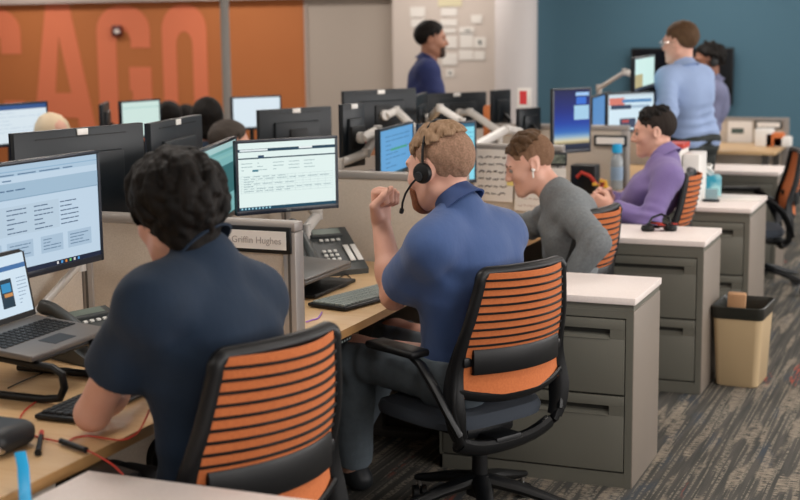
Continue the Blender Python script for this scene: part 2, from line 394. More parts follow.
def person(label, J, head, hair, shirt, trousers, skin, group=None, hands=None, beard=None, res=.006, hres=.003, collar=None, shoes=True, eyes=True, legs=True, folds=(), tfolds=(), brows=None):
    """J joints in the place; head=(yaw,pitch,roll,scale)"""
    root = thing('person', label, 'person', (J['pelvis'][0], J['pelvis'][1], 0), 0, group)
    R = rotm(*head[:3]); sc = head[3]; J = dict(J); J['hR'] = R
    keys = [k for k in J if k not in ('hR', 'fwd', 'bulk', 'cuff', 'nk', 'nl')]
    allp = np.array([np.array(J[k], float) for k in keys])
    lo, hi = allp.min(0)-.2, allp.max(0)+.2; lo[2] = max(lo[2], -.0)
    hd = np.array(J['head'])
    parts = []
    # one body in three boxes of the same field: head fine, hands fine, rest coarser
    def full(S):
        body_prims(S, J, 0, 'body', sc)
        head_sdf(S, hd, R, sc, nose=head[4] if len(head) > 4 else 1)
        for s, n in ((-1, 'L'), (1, 'R')):
            if hands and n in hands: h = hands[n]
            else: h = dict(curl=.35)
            d = h.get('d', np.array(J['wr'+n])-np.array(J['el'+n])); f = J['fwd']
            hand_sdf(S, J['wr'+n], d, h.get('n', (0, 0, 1)), h.get('t', np.cross((0, 0, 1), f)*(-s)*-1), h.get('curl', .4), h.get('sc', 1), h.get('spread', .08), h.get('curls'))
    S = SDF(lo, hi, res); full(S); V, F = S.mesh()
    hc = hd; fine = [(hd-.17*sc, hd+.17*sc)]
    for n in ('L', 'R'):
        if hands and n in hands and hands[n].get('fine', True): w = np.array(J['wr'+n]); fine.append((w-.17, w+.17))
    cen = V[F].mean(1); keep = np.ones(len(F), bool)
    for a, b in fine: keep &= ~((cen > a+.012) & (cen < b-.012)).all(1)
    parts.append((V, F[keep]))
    done = []
    for a, b in fine:
        S = SDF(a, b, hres); full(S); V, F = S.mesh(); cen = V[F].mean(1); k = ((cen > a+.009) & (cen < b-.009)).all(1)
        for (a2, b2) in done: k &= ~((cen > a2+.009) & (cen < b2-.009)).all(1)
        parts.append((V, F[k])); done.append((a, b))
    body = mesh_obj('body', parts, skin, root)
    T = lambda *p: Vector(hd+R@(np.array(p)*sc))
    loc = root.location
    if eyes:
        for s in (-1, 1):
            e = MB(); c = T(s*.031, .0775, .006)-loc
            e.lathe([(.0118*sc*math.sin(q), .0118*sc*math.cos(q)) for q in np.linspace(0.001, PI-.001, 12)], M_eye, c, 18); eo = e.build('eye', root)
            f = Vector(R@np.array((s*.05-.05, 1, -.1))).normalized(); g = MB(); g.cyl(c+f*.009*sc, c+f*.0124*sc, .0056*sc, M_iris, .004*sc); g.build('iris', eo)
        if brows:
            for s in (-1, 1):
                g = MB(); g.tube([T(s*.012, .0905, .024)-loc, T(s*.03, .0905, .031)-loc, T(s*.05, .078, .026)-loc], [.004*sc, .005*sc, .0025*sc], brows, 8, flat=(1, .8)); g.build('eyebrow', root)
    if hair:
        hair_obj(hd, R, sc, hair[0], hair[1], root, **(hair[2] if len(hair) > 2 else {}))
        if len(hair) > 3: hair_obj(hd, R, sc, 'top', hair[3], root, name='hair_top', **hair[4])
    if beard: beard_obj(hd, R, sc, beard[0], root, beard[1])
    # shirt
    kind, sm, sl = shirt
    S = SDF(lo, hi, res); fw, sd, ch, wa, mid = body_prims(S, J, .011, 'shirt', sc, sl)
    nk = np.array(J['neck'], float); up = (nk-wa)/np.linalg.norm(nk-wa); ax = (hd-nk)/np.linalg.norm(hd-nk); pel = np.array(J['pelvis'], float)
    hem = pel-(mid-pel)/np.linalg.norm(mid-pel)*J.get('hem', .07) if False else pel+np.array((0, 0, -.075))
    def fn(P):
        q = P-nk-ax*J.get('nl', .035); near = np.linalg.norm(P-nk, axis=-1)
        top = (q@(ax*.93+fw*.28))                      # neckline plane, lower at the front
        cutn = np.where(near < .125, top*.8, -1)
        return np.maximum(cutn, (hem[2]-P[..., 2]))
    clothmesh(S, 'shirt', sm, root, seed=int(abs(pel[0]*100)), centers=[
        (wa-fw*.05+(pel-wa)*.5, up+sd*.25, 95, .13, .011), (wa+(mid-wa)*.3, up-sd*.5, 60, .13, .005), (np.array(J['elL'], float), np.array(J['elL'])-np.array(J['shL']), 120, .09, .007), (np.array(J['elR'], float), np.array(J['elR'])-np.array(J['shR']), 120, .09, .007),
        (np.array(J['shL'], float)+(wa-mid)*.3, sd+up, 80, .08, .008), (np.array(J['shR'], float)+(wa-mid)*.3, -sd+up, 80, .08, .008)]+list(folds), fn=fn)
    if collar:
        g = MB(); n = 24; nrm = Vector(ax*.93+fw*.28).normalized(); c0 = Vector(nk+ax*(J.get('nl', .035)-.002))-loc; a = Vector(sd); a = (a-nrm*a.dot(nrm)).normalized(); b = nrm.cross(a)
        if b.dot(Vector(fw)) < 0: b = -b
        prof = [(.066, -.03), (.062, .012), (.0635, .024), (.068, .023), (.081, -.014), (.094, -.034), (.088, -.036), (.07, .004)]
        vs = []; fs = []; gap = .35; K = 30
        for k in range(K+1):
            th = PI/2+gap/2+(2*PI-gap)*k/K; fr = max(0, math.sin(th))
            for (r, z) in prof: vs.append(c0+(a*math.cos(th)+b*math.sin(th))*r*(collar[1] if len(collar) > 1 else 1)+nrm*(z-fr*.012))
        m_ = len(prof)
        for k in range(K):
            for i in range(m_-1): fs.append((k*m_+i, k*m_+i+1, (k+1)*m_+i+1, (k+1)*m_+i))
        g.raw(vs, fs, collar[0], True); g.build('collar', root)
    if legs:
        S = SDF(np.array((lo[0], lo[1], 0)), np.array((hi[0], hi[1], pel[2]+.15)), res*1.2); body_prims(S, J, .01, 'trousers', sc)
        tz = pel[2]+.06
        clothmesh(S, 'trousers', trousers, root, seed=3, amp=.005, centers=[(np.array(J['kn'+n], float), np.array(J['kn'+n])-np.array(J['hip'+n]), 90, .11, .010) for n in 'LR']+[(np.array(J['hip'+n], float), np.array(J['kn'+n])-np.array(J['hip'+n]), 80, .13, .010) for n in 'LR']+list(tfolds), fn=lambda P: P[..., 2]-tz)
        if shoes:
            for n in 'LR':
                a = np.array(J['an'+n], float); f = np.array(J['fwd'], float); S = SDF(a-.25, a+.25, .006); z0 = max(a[2]-.06, .03)
                b0 = a-f*.03; b0[2] = z0+.005; b1 = a+f*.16; b1[2] = z0+.0; S.cap(b0, b1, .036, .034, .02); S.cap(a, b0, .04, .04, .03)
                zz = z0-.028; S.D = np.maximum(S.D, zz-S.grid()[:S.n[0], :S.n[1], :S.n[2]][..., 2]).astype(np.float32); mesh_obj('shoe', S.mesh(), M_blk2, root)
    return root, R
# ---------------------------------------------------------------- the room
def carpet():
    m = bpy.data.materials.new('woven_stripe_carpet'); m.use_nodes = True; nt = m.node_tree; b = nt.nodes['Principled BSDF']; b.inputs['Roughness'].default_value = .95
    tc = nt.nodes.new('ShaderNodeTexCoord'); L = nt.links.new
    def noise(sc, scale, det=2, off=(0, 0, 0)):
        mp = nt.nodes.new('ShaderNodeMapping'); mp.inputs['Scale'].default_value = sc; mp.inputs['Location'].default_value = off
        n = nt.nodes.new('ShaderNodeTexNoise'); n.inputs['Scale'].default_value = scale; n.inputs['Detail'].default_value = det
        L(tc.outputs['Object'], mp.inputs[0]); L(mp.outputs[0], n.inputs['Vector']); return n.outputs['Fac']
    def ramp(x, a, b_, c0=(0, 0, 0, 1), c1=(1, 1, 1, 1)):
        r = nt.nodes.new('ShaderNodeValToRGB'); r.color_ramp.elements[0].position = a; r.color_ramp.elements[1].position = b_
        r.color_ramp.elements[0].color = c0; r.color_ramp.elements[1].color = c1; L(x, r.inputs[0]); return r.outputs[0]
    def mul(a, c):
        n = nt.nodes.new('ShaderNodeMath'); n.operation = 'MULTIPLY'; L(a, n.inputs[0]); L(c, n.inputs[1]); return n.outputs[0]
    def mix(f, a, c):
        n = nt.nodes.new('ShaderNodeMix'); n.data_type = 'RGBA'; L(f, n.inputs[0])
        if isinstance(a, tuple): n.inputs[6].default_value = a
        else: L(a, n.inputs[6])
        if isinstance(c, tuple): n.inputs[7].default_value = c
        else: L(c, n.inputs[7])
        return n.outputs[2]
    base = ramp(noise((1, .05, 1), 40), .35, .65, lin('#3b3b37'), lin('#504d48'))
    thin = mul(ramp(noise((1, .02, 1), 70, 1), .52, .58), ramp(noise((.5, 1, 1), 110, 1), .42, .55))
    patch = mul(ramp(noise((1, .1, 1), 18, 1, (3, 1, 0)), .55, .61), ramp(noise((.22, 1, 1), 95, 1), .42, .54))
    red = mul(ramp(noise((1, .12, 1), 8, 1, (9, 4, 0)), .66, .7), ramp(noise((1, .12, 1), 70, 2), .50, .58))
    blue = ramp(noise((1, .25, 1), 8, 2, (19, 14, 0)), .56, .68)
    c = mix(blue, base, lin('#39414a')); c = mix(thin, c, lin('#857d70')); c = mix(patch, c, lin('#8f8475')); c = mix(red, c, lin('#96493a'))
    L(c, b.inputs['Base Color'])
    bp = nt.nodes.new('ShaderNodeBump'); bp.inputs['Strength'].default_value = .5; bp.inputs['Distance'].default_value = .004
    L(noise((1, .5, 1), 240, 2), bp.inputs['Height']); L(bp.outputs[0], b.inputs['Normal']); return m
YB = 14.2
def slab(name, lo, hi, m):
    g = MB(); g.b2(lo, hi, m); return struct(g.build(name))
XL, XR, YF, ZC = -12.5, 3.2, -2.5, 2.8
slab('floor', (XL, YF, -.1), (XR, YB+.2, 0), carpet())
slab('ceiling', (XL, YF, ZC), (XR, YB+.2, ZC+.1), mat('ceiling_tile', '#c9c5bf', .9))
Xa = atY(308, 60, YB).x; Xb = atY(393, 60, YB-.25).x; Xc = atY(500, 60, YB-.25).x
M_orw = mat('orange_wall_paint', '#b56a38', .75, var=(.8, '#bf7440', .3)); M_beige = mat('beige_wall_paint', '#b3a79c', .85); M_blw = mat('blue_wall_paint', '#476b7d', .8)
slab('wall_back_left', (XL, YB, 0), (Xa, YB+.2, ZC), M_orw)
slab('wall_back_middle', (Xa, YB, 0), (Xc, YB+.2, ZC), M_beige)
slab('wall_back_right', (Xc, YB, 0), (XR, YB+.2, ZC), M_blw)
slab('wall_left', (XL-.2, YF, 0), (XL, YB+.2, ZC), M_beige)
slab('wall_front', (XL, YF-.2, 0), (XR, YF, ZC), M_beige)
slab('trim_1', (XL, YB-.12, 2.03), (Xb, YB, 2.14), mat('soffit_paint', '#b9aba4', .8))
slab('baseboard_back', (Xc, YB-.03, 0), (XR, YB, .12), mat('black_baseboard', '#1d2124', .6))
slab('trim_2', (Xa-.03, YB-.02, 0), (Xa+.0, YB, ZC), mat('pale_corner_trim', '#b5a59c', .7))
slab('wall_back_pier', (Xb, YB-.25, 0), (Xc-.02, YB, ZC), mat('pier_paint', '#cbbfb6', .85))
# right wall carries the daylight windows (all outside the photograph)
slab('wall_right_lower', (XR, YF, 0), (XR+.2, YB+.2, .8), M_beige); slab('wall_right_upper', (XR, YF, 2.5), (XR+.2, YB+.2, ZC), M_beige)
g = MB(); g.cyl((0, 0, 0), (0, 0, ZC), .215, mat('column_white', '#cfc9c8', .7), n=40); o = g.build('column'); p = atY(516, 60, 13.6); o.location = (p.x, p.y, 0)
struct(o)
g = MB(); g.cyl((0, 0, 0), (0, 0, ZC), .042, mat('grey_post_paint', '#8a8580', .6), n=20); o = g.build('column'); p = atY(226, 60, 11.5); o.location = (p.x, p.y, 0); struct(o)
# painted letters on the orange wall
M_let = mat('coral_paint', '#df7c57', .75)
def flat_shape(loops, m, parent, name, y):
    cu = bpy.data.curves.new(name, 'CURVE'); cu.dimensions = '2D'; cu.fill_mode = 'BOTH'; cu.extrude = .002
    for lp in loops:
        sp = cu.splines.new('POLY'); sp.points.add(len(lp)-1); sp.use_cyclic_u = True
        for i, (x, z) in enumerate(lp): sp.points[i].co = (x, z, 0, 1)
    cu.materials.append(m); o = bpy.data.objects.new(name, cu); C.objects.link(o); o.rotation_euler = (PI/2, 0, 0); o.location = (0, y, 0)
    if parent: o.parent = parent
    return to_mesh(o)
wx = lambda px: atY(px, 60, YB).x
zt, zb = 2.0, .25
def stadium(x0, x1, z0, z1, r, n=14):
    cx = (x0+x1)/2; rx = (x1-x0)/2; P = []
    for k in range(n+1): a = PI*k/n; P.append((cx+rx*math.cos(a), z1-r+r*math.sin(a)))
    for k in range(n+1): a = PI+PI*k/n; P.append((cx+rx*math.cos(a), z0+r+r*math.sin(a)))
    return P
def letter(x0, loops, ch):
    e = thing('wall_letter', 'tall coral letter %s painted on the orange wall' % ch, 'letter', (0, 0, 0), 0, 'painted letters on the orange wall')
    bpy.data.objects.remove(e); o = flat_shape(loops, M_let, None, 'wall_letter', YB-.004)
    tag(o, {'C': 'partly cropped coral letter C at the edge of the orange wall', 'A': 'tall coral letter A painted on the orange wall', 'G': 'tall coral letter G with the small sensor on it', 'O': 'tall coral letter O painted next to the grey post'}[ch], 'letter', 'painted letters on the orange wall')
def ring(x0, x1, t): return stadium(x0, x1, zb, zt, .30), stadium(x0+t, x1-t, zb+.26, zt-.32, .16)
x0, x1 = wx(163), wx(207.5); a, b = ring(x0, x1, wx(177)-wx(163)); letter(0, [a, b], 'O')
def arc(cx, rx, cz, rz, a0, a1, n=12): return [(cx+rx*math.cos(a0+(a1-a0)*k/n), cz+rz*math.sin(a0+(a1-a0)*k/n)) for k in range(n+1)]
def cshape(x0, x1, t, zend, bar=None):
    cx = (x0+x1)/2; rx = (x1-x0)/2; P = [(x1, zend), (x1, zt-.3)]+arc(cx, rx, zt-.3, .3, 0, PI)+arc(cx, rx, zb+.3, .3, PI, 2*PI)
    if bar: P += [(x1, bar[0]), (bar[1], bar[0]), (bar[1], bar[0]-.28), (x1-t, bar[0]-.28)]
    else: P += [(x1, zb+.6), (x1-t, zb+.6)]
    P += arc(cx, rx-t, zb+.42, .16, 0, -PI)+arc(cx, rx-t, zt-.44, .14, PI, 0)+[(x1-t, zend)]
    return P
letter(0, [cshape(wx(98), wx(151), wx(117)-wx(98), atY(140, 48, YB).z, (atY(140, 67, YB).z, wx(129)))], 'G')
letter(0, [cshape(wx(-33), wx(22), wx(20)-wx(0), atY(10, 54, YB).z)], 'C')
m_ = lambda px, py: (wx(px), atY(px, py, YB).z)
A_ = [m_(49, 0), m_(71, 0), m_(104, 190), m_(85, 190), m_(75.5, 118), m_(50, 118), m_(40, 190), m_(22, 190)]
letter(0, [A_, [m_(60, 36), m_(70, 93), m_(54, 93)]], 'A')
# sensor on the wall
p = atY(118, 31, YB-.02); t = thing('wall_sensor', 'small dark red wall sensor with a white eye above the letter G', 'sensor', p)
g = MB(); g.box((0, -.02, 0), (.13, .05, .13), mat('dark_red_plastic', '#5b1d1c', .5), .012); g.build('housing', t); g = MB(); g.lathe([(.001, -.03), (.03, -.02), (.036, .0), (.03, .02), (.001, .03)], M_white, (.02, -.055, -.005)); g.build('lens', t)
# ---------------------------------------------------------------- workstations
YD = [2.4, 3.84, 5.30, 6.75, 8.20, 9.65, 11.1]
XS, XE = -2.72, -1.88          # spine, aisle end of dividers
def divider(y, label, x0=XS, x1=XE, z=1.105, group='cubicle dividers'):
    t = thing('cubicle_divider', label, 'divider', (x1, y, 0), 0, group); L = x1-x0
    g = MB(); g.b2((-L+.03, -.022, .06), (-.045, .022, z-.03), M_fab); g.build('fabric_panel', t)
    g = MB(); g.b2((-L, -.03, z-.03), (0, .03, z), M_rail, .006); g.build('top_rail', t)
    for x in (-.022, -L+.02):
        g = MB(); g.b2((x-.022, -.03, 0), (x+.022, .03, z-.031), M_rail, .004); g.b2((x-.004, -.032, .02), (x+.004, .032, z-.06), M_raild); g.build('post', t)
    g = MB(); g.b2((-L+.03, -.028, 0), (-.045, .028, .08), M_raild); g.build('kick_plate', t)
    return t
dl = ['fabric divider carrying the name plate behind the dark-haired person', 'fabric divider behind the raised fist of the headset wearer', 'fabric divider with papers pinned beside the grey-sweater person', 'fabric divider behind the blue-capped water bottle', 'fabric divider beyond the purple-shirt person', ]
for y, l in zip(YD[1:6], dl): divider(y, l, x1=XE-.04 if y < 4 else XE)
def spine(y0, y1, label, z=1.0):
    t = thing('spine_panel', label, 'divider', (XS-.02, (y0+y1)/2, 0), 0, 'spine panels between the desk rows'); L = (y1-y0)/2-.035
    g = MB(); g.b2((-.025, -L, .05), (.025, L, z-.03), M_fab); g.build('fabric_panel', t)
    g = MB(); g.b2((-.032, -L, z-.03), (.032, L, z), M_rail, .005); g.build('top_rail', t)
    g = MB(); g.b2((-.03, -L, 0), (.03, L, .06), M_raild); g.build('kick_plate', t)
ys = [.9]+YD
sl_ = ['spine panel beyond the front laptop', 'spine panel behind the monitor arm of the front desk', 'spine panel behind the headset wearer\'s monitors', 'spine panel behind the grey-sweater person\'s desk', 'spine panel behind the purple-shirt person\'s desk', 'spine panel at the desk of the empty far chair', 'last spine panel toward the blue wall']
for i in range(len(ys)-2): spine(ys[i], ys[i+1], sl_[i], 1.0 if i > 0 else 1.0)
ZD = .73
def worktop(y0, y1, label, bend=0, x0=None, x1=-1.85, far=False):
    x0 = XS+.02 if x0 is None else x0
    t = thing('desk', label, 'desk', ((x0+x1)/2, (y0+y1)/2, 0), 0, 'beech topped desks'); ox, oy = t.location.x, t.location.y
    poly = [(x0, y0), (x1, y0)]+([(x1, (y0+y1)/2-.3), (x1-bend*.2, (y0+y1)/2), (x1-bend, y1)] if bend else [(x1, y1)])+[(x0, y1)]
    poly = [(a-ox, b-oy) for a, b in poly]; n = len(poly)
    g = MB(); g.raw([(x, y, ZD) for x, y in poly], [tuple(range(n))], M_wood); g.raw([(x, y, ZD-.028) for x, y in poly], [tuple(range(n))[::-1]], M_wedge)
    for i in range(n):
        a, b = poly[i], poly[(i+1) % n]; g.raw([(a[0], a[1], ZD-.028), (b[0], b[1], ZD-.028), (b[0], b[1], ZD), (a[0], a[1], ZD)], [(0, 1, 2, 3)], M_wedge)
    g.build('worktop', t)
    for yy in (y0-oy+.05, y1-oy-.05):
        g = MB(); g.b2((-.3, yy-.03, .0), (.25, yy+.03, .03), M_raild, .006); g.b2((-.05, yy-.025, .03), (.05, yy+.025, ZD-.06), M_raild); g.b2((-.3, yy-.02, ZD-.06), (.3, yy+.02, ZD-.0285), M_raild); g.build('leg', t)
    return t
worktop(.9, 3.80, 'beech desk the dark-haired person leans on')
d2 = worktop(3.88, 5.26, 'beech desk under the elbow of the headset wearer', .03)
g = MB(); g.b2((-.03, -.05, -.018), (0, .05, 0), M_blk, .004)
for k in range(4): g.b2((-.002, -.035+k*.02, -.012), (.0006, -.027+k*.02, -.006), M_keyl)
o = g.build('height_switch', d2); o.location = (-1.853-d2.location.x, 4.03-d2.location.y, ZD-.03)
worktop(5.34, 6.71, 'beech desk in front of the grey-sweater person')
worktop(6.79, 8.16, 'beech desk in front of the purple-shirt person')
worktop(8.24, 9.61, 'desk beside the empty far chair')
for i, (a, b, l) in enumerate(((.9, 3.8, 'desk behind the spine panel, under the large turned-away monitor'), (3.88, 6.7, 'desk behind the spine panel, opposite the headset wearer'), (6.8, 8.9, 'desk behind the spine panel, opposite the purple-shirt person'))):
    worktop(a, b, l, 0, -3.58, XS-.07)
def cabinet(xr, yf, label, W=.76, D=.45, hang=True):
    t = thing('filing_cabinet', label, 'filing cabinet', (xr-W/2, yf+D/2, 0), 0, 'two-drawer filing cabinets'); H = .72
    g = MB(); x0, x1, y0, y1 = -W/2, W/2, -D/2, D/2
    g.b2((x0, y0+.02, 0), (x0+.018, y1, H-.028), M_cabside); g.b2((x1-.018, y0, 0), (x1, y1, H-.05), M_cabside, .002); g.b2((x0, y1-.015, 0), (x1-.018, y1, H-.05), M_cabside)
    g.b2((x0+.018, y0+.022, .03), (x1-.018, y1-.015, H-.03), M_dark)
    g.b2((x0, y0, .0), (x1-.018, y0+.02, .055), M_cab); g.b2((x1-.03, y0-.001, .0), (x1-.004, y0+.02, H-.05), M_cab); g.b2((x0, y0, 0), (x0+.012, y0+.02, H-.05), M_cab)
    g.b2((x0, y0, H-.078), (x1-.004, y0+.02, H-.05), M_cab); g.b2((x0, y0+.003, H-.05), (x1-.004, y1, H-.027), M_cab)
    g.build('body', t)
    g = MB(); g.b2((x0-.002, y0-.006, H-.026), (x1+.004, y1+.004, H), M_top, .003); g.build('top', t)
    for z0, z1 in ((.062, .348), (.356, .637)):
        g = MB(); a, b = x0+.015, x1-.034; s = .055; hz = z1-.045
        g.b2((a, y0-.004, z0), (b, y0+.018, hz-.028), M_cab, .001); g.b2((a, y0-.004, hz+.008), (b, y0+.018, z1), M_cab, .001)
        g.b2((a, y0-.004, hz-.028), (a+s, y0+.018, hz+.008), M_cab); g.b2((b-s, y0-.004, hz-.028), (b, y0+.018, hz+.008), M_cab)
        dr = g.build('drawer', t)
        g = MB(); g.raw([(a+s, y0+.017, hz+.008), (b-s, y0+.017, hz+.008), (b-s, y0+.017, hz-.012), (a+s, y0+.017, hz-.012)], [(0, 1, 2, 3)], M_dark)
        g.raw([(a+s, y0+.017, hz-.012), (b-s, y0+.017, hz-.012), (b-s, y0-.007, hz-.029), (a+s, y0-.007, hz-.029)], [(0, 1, 2, 3)], M_cab); g.build('pull', dr)
    g = MB(); g.cyl((x0+.5*W*.32, y0-.003, H-.04), (x0+.5*W*.32, y0+.01, H-.04), .009, M_chrome, n=14); g.build('lock', t)
    return t
cabinet(-1.02, 2.06, 'filing cabinet closest to the camera, only its pale top seen', .78)
cabinet(-1.09, 4.88, 'filing cabinet behind the headset wearer\'s orange chair')
cabinet(-1.09, 6.30, 'filing cabinet with the tangled headset on top, beside the waste bin')
cabinet(-1.06, 7.52, 'filing cabinet with the teal tissue box on top', D=.62)
cabinet(-1.16, 9.45, 'farthest filing cabinet, behind the empty chair', W=.66)
# ---------------------------------------------------------------- task chairs
BY = -.09
def make_chair():
    t = thing('task_chair', 'x', 'chair')
    # back frame profile: distance behind the seat centre and half width by height
    yb = lambda z: -.235-.05*max(0, (z-.36))/.58-.06*max(0, z-.70)+.03*math.exp(-((z-.60)/.12)**2)
    hw = lambda z: float(np.interp(z, (.30, .34, .40, .50, .70, .88, .94), (.14, .20, .238, .25, .228, .192, .18)))
    bow = lambda x, z: -.068*(1-(x/max(hw(z), .05))**2)
    loop = [(hw(z), yb(z), z) for z in np.linspace(.37, .90, 14)]
    for q in np.linspace(0, PI/2, 6)[1:]: loop.append((.158+.031*math.cos(q), yb(.92), .91+.028*math.sin(q)))
    for x in (.09, .03, -.03, -.09): loop.append((x, yb(.94)+bow(x, .94)*.35, .938))
    n0 = len(loop); rt = loop[:n0-4]; loop += [(-x, y, z) for x, y, z in rt[::-1]]
    for q in (-.215, -.165, -.1, -.035, .035, .1, .165, .215): loop.append((q, yb(.34)+.02, .325+.03*(abs(q)/.215)**3-.008*(1-(q/.2)**2)))
    g = MB(); g.tube(loop, .0175, M_frame, 10, closed=True, flat=(1.1, 1.0))
    for s in (-1, 1): g.tube([(s*(hw(z)-.004), yb(z)+.002, z) for z in np.linspace(.38, .72, 10)], [.02, .024, .027, .028, .027, .025, .022, .019, .017, .015], M_frame, 10, flat=(.75, 1.35))
    g.tube([(q, yb(.34)+.02, .325+.03*(abs(q)/.215)**3-.008*(1-(q/.2)**2)) for q in np.linspace(-.21, .21, 11)], .024, M_frame, 10, flat=(1, 1.3))
    g.build('back_frame', t)
    g = MB(); g.tube([(x, yb(.52)+bow(x, .52)*.8, .505+.035*(abs(x)/.24)**2.5) for x in np.linspace(-.235, .235, 13)], .018, M_frame, 10, flat=(.7, 1.2)); g.build('cross_bar', t)
    g = MB(); nx = 17; zs = np.linspace(.52, .936, 46); V = []; F = []
    for side in (0, 1):
        for z in zs:
            for i in range(nx):
                x = (i/(nx-1)*2-1)*(hw(z)-.006); V.append((x, yb(z)+bow(x, z)+(.004 if side else -.004), z))
    N = nx*len(zs)
    for j in range(len(zs)-1):
        for i in range(nx-1):
            a = j*nx+i; F.append((a, a+1, a+1+nx, a+nx)); F.append((N+a, N+a+nx, N+a+1+nx, N+a+1))
    for i in range(nx-1): F.append((i, N+i, N+i+1, i+1)); a = (len(zs)-1)*nx+i; F.append((a, a+1, N+a+1, N+a))
    g.raw(V, F, M_org, True); g.build('back_rest', t)
    for k in range(9):
        z = .695+k*.0272; xs = np.linspace(-1, 1, 15)*(hw(z)-.004)
        g = MB(); g.tube([(x, yb(z)+bow(x, z)-.006, z) for x in xs], .0042, M_frame, 6); g.build('rib', t)
    zc = .64
    g = MB(); V = []; F = []; xs = np.linspace(-1, 1, 17)*.195; zz = (.598, .607, .64, .673, .682)
    for side in (0, 1):
        for j, z in enumerate(zz):
            for x in xs: V.append((x, yb(zc)+bow(x, zc)-.018-(.004 if j in (1, 2, 3) else 0)+(.012 if side else 0), z))
    nx = 17; N = nx*5
    for j in range(4):
        for i in range(nx-1): a = j*nx+i; F.append((a, a+1, a+1+nx, a+nx)); F.append((N+a, N+a+nx, N+a+1+nx, N+a+1))
    for i in range(nx-1): F.append((i, N+i, N+i+1, i+1)); a = 4*nx+i; F.append((a, a+1, N+a+1, N+a))
    for j in range(4): a = j*nx; F.append((a, a+nx, N+a+nx, N+a)); a = j*nx+nx-1; F.append((a, N+a, N+a+nx, a+nx))
    g.raw(V, F, M_frame, True); lb = g.build('lumbar_band', t)
    for s in (-1, 1):
        g = MB(); g.box((s*.2, yb(zc)-.018, zc), (.05, .02, .035), M_frame, .008); g.tube([(s*.185, yb(zc)-.034, zc-.025), (s*.182, yb(zc)-.036, zc), (s*.185, yb(zc)-.034, zc+.025)], .003, M_raild, 6); g.build('lumbar_clip', lb)
    # seat
    g = MB(); V = []; F = []; n = 36
    lay = ((.9, .385), (1.0, .392), (1.02, .415), (.98, .437), (.8, .445), (.4, .44), (.02, .438))
    for s_, z in lay:
        for k in range(n):
            a = 2*PI*k/n; ca, sa = math.cos(a), math.sin(a); e = .55
            x = .245*s_*math.copysign(abs(ca)**e, ca); y = .235*s_*math.copysign(abs(sa)**e, sa)+.015; V.append((x, y, z-(.03*max(0, (y-.15)/.1)**2 if y > .15 else 0)))
    for j in range(len(lay)-1):
        for k in range(n): F.append((j*n+k, j*n+(k+1) % n, (j+1)*n+(k+1) % n, (j+1)*n+k))
    F.append(tuple(range(n))[::-1]); F.append(tuple((len(lay)-1)*n+k for k in range(n))); g.raw(V, F, M_seat, True); g.build('seat', t)
    g = MB(); g.box((0, -.02, .355), (.22, .26, .05), M_frame, .015); g.box((0, -.18, .335), (.12, .12, .035), M_frame, .01); g.build('mechanism', t)
    g = MB(); g.cyl((0, BY, .1), (0, BY, .28), .03, M_frame, .026); g.cyl((0, BY, .28), (0, BY, .34), .016, M_raild); g.build('gas_lift', t)
    for s in (-1, 1):
        g = MB(); g.tube([(s*.235, -.245, .40), (s*.265, -.225, .47), (s*.288, -.18, .56), (s*.29, -.12, .622), (s*.287, -.07, .64)], [.02, .021, .021, .02, .017], M_frame, 10, flat=(1.3, .75)); ar = g.build('armrest', t)
        g = MB(); g.box((s*.285, .01, .655), (.085, .25, .026), M_frame, .011, seg=3); g.build('arm_pad', ar)
    g = MB(); g.lathe([(.02, .185), (.04, .18), (.05, .14), (.048, .11), (.02, .10)], M_frame, (0, BY, 0)); bs = g.build('base_hub', t)
    for k in range(5):
        a = 2*PI*k/5+PI/2; c, s = math.cos(a), math.sin(a)
        g = MB(); g.tube([(c*.03, s*.03+BY, .16), (c*.15, s*.15+BY, .135), (c*.27, s*.27+BY, .1), (c*.335, s*.335+BY, .085)], [.032, .027, .021, .016], M_frame, 10, flat=(1.1, .8), up=(0, 0, 1)); g.build('base_leg', t)
        g = MB(); cx, cy = c*.325, s*.325+BY; g.cyl((cx, cy, .045), (cx, cy, .078), .009, M_chrome, n=10)
        q = Vector((-s*math.cos(.5)+c*math.sin(.5), c*math.cos(.5)+s*math.sin(.5), 0))
        for e in (-1, 1): o_ = Vector((cx, cy, .029)); g.cyl(o_+q*e*.006, o_+q*e*.024, .028, M_blk, n=20)
        g.tube([Vector((cx, cy, .029))-q*.007, Vector((cx, cy, .05)), Vector((cx, cy, .029))+q*.007], .006, M_blk, 8); g.build('caster', t)
    return t
ch0 = make_chair()
def place_chair(x, y, az, label, sc=1, first=False):
    t = ch0 if first else copy_tree(ch0); t.location = (x, y, 0); t.rotation_euler = (0, 0, az); t.scale = (sc,)*3
    t['label'] = label; t['group'] = 'orange-backed task chairs'; return t
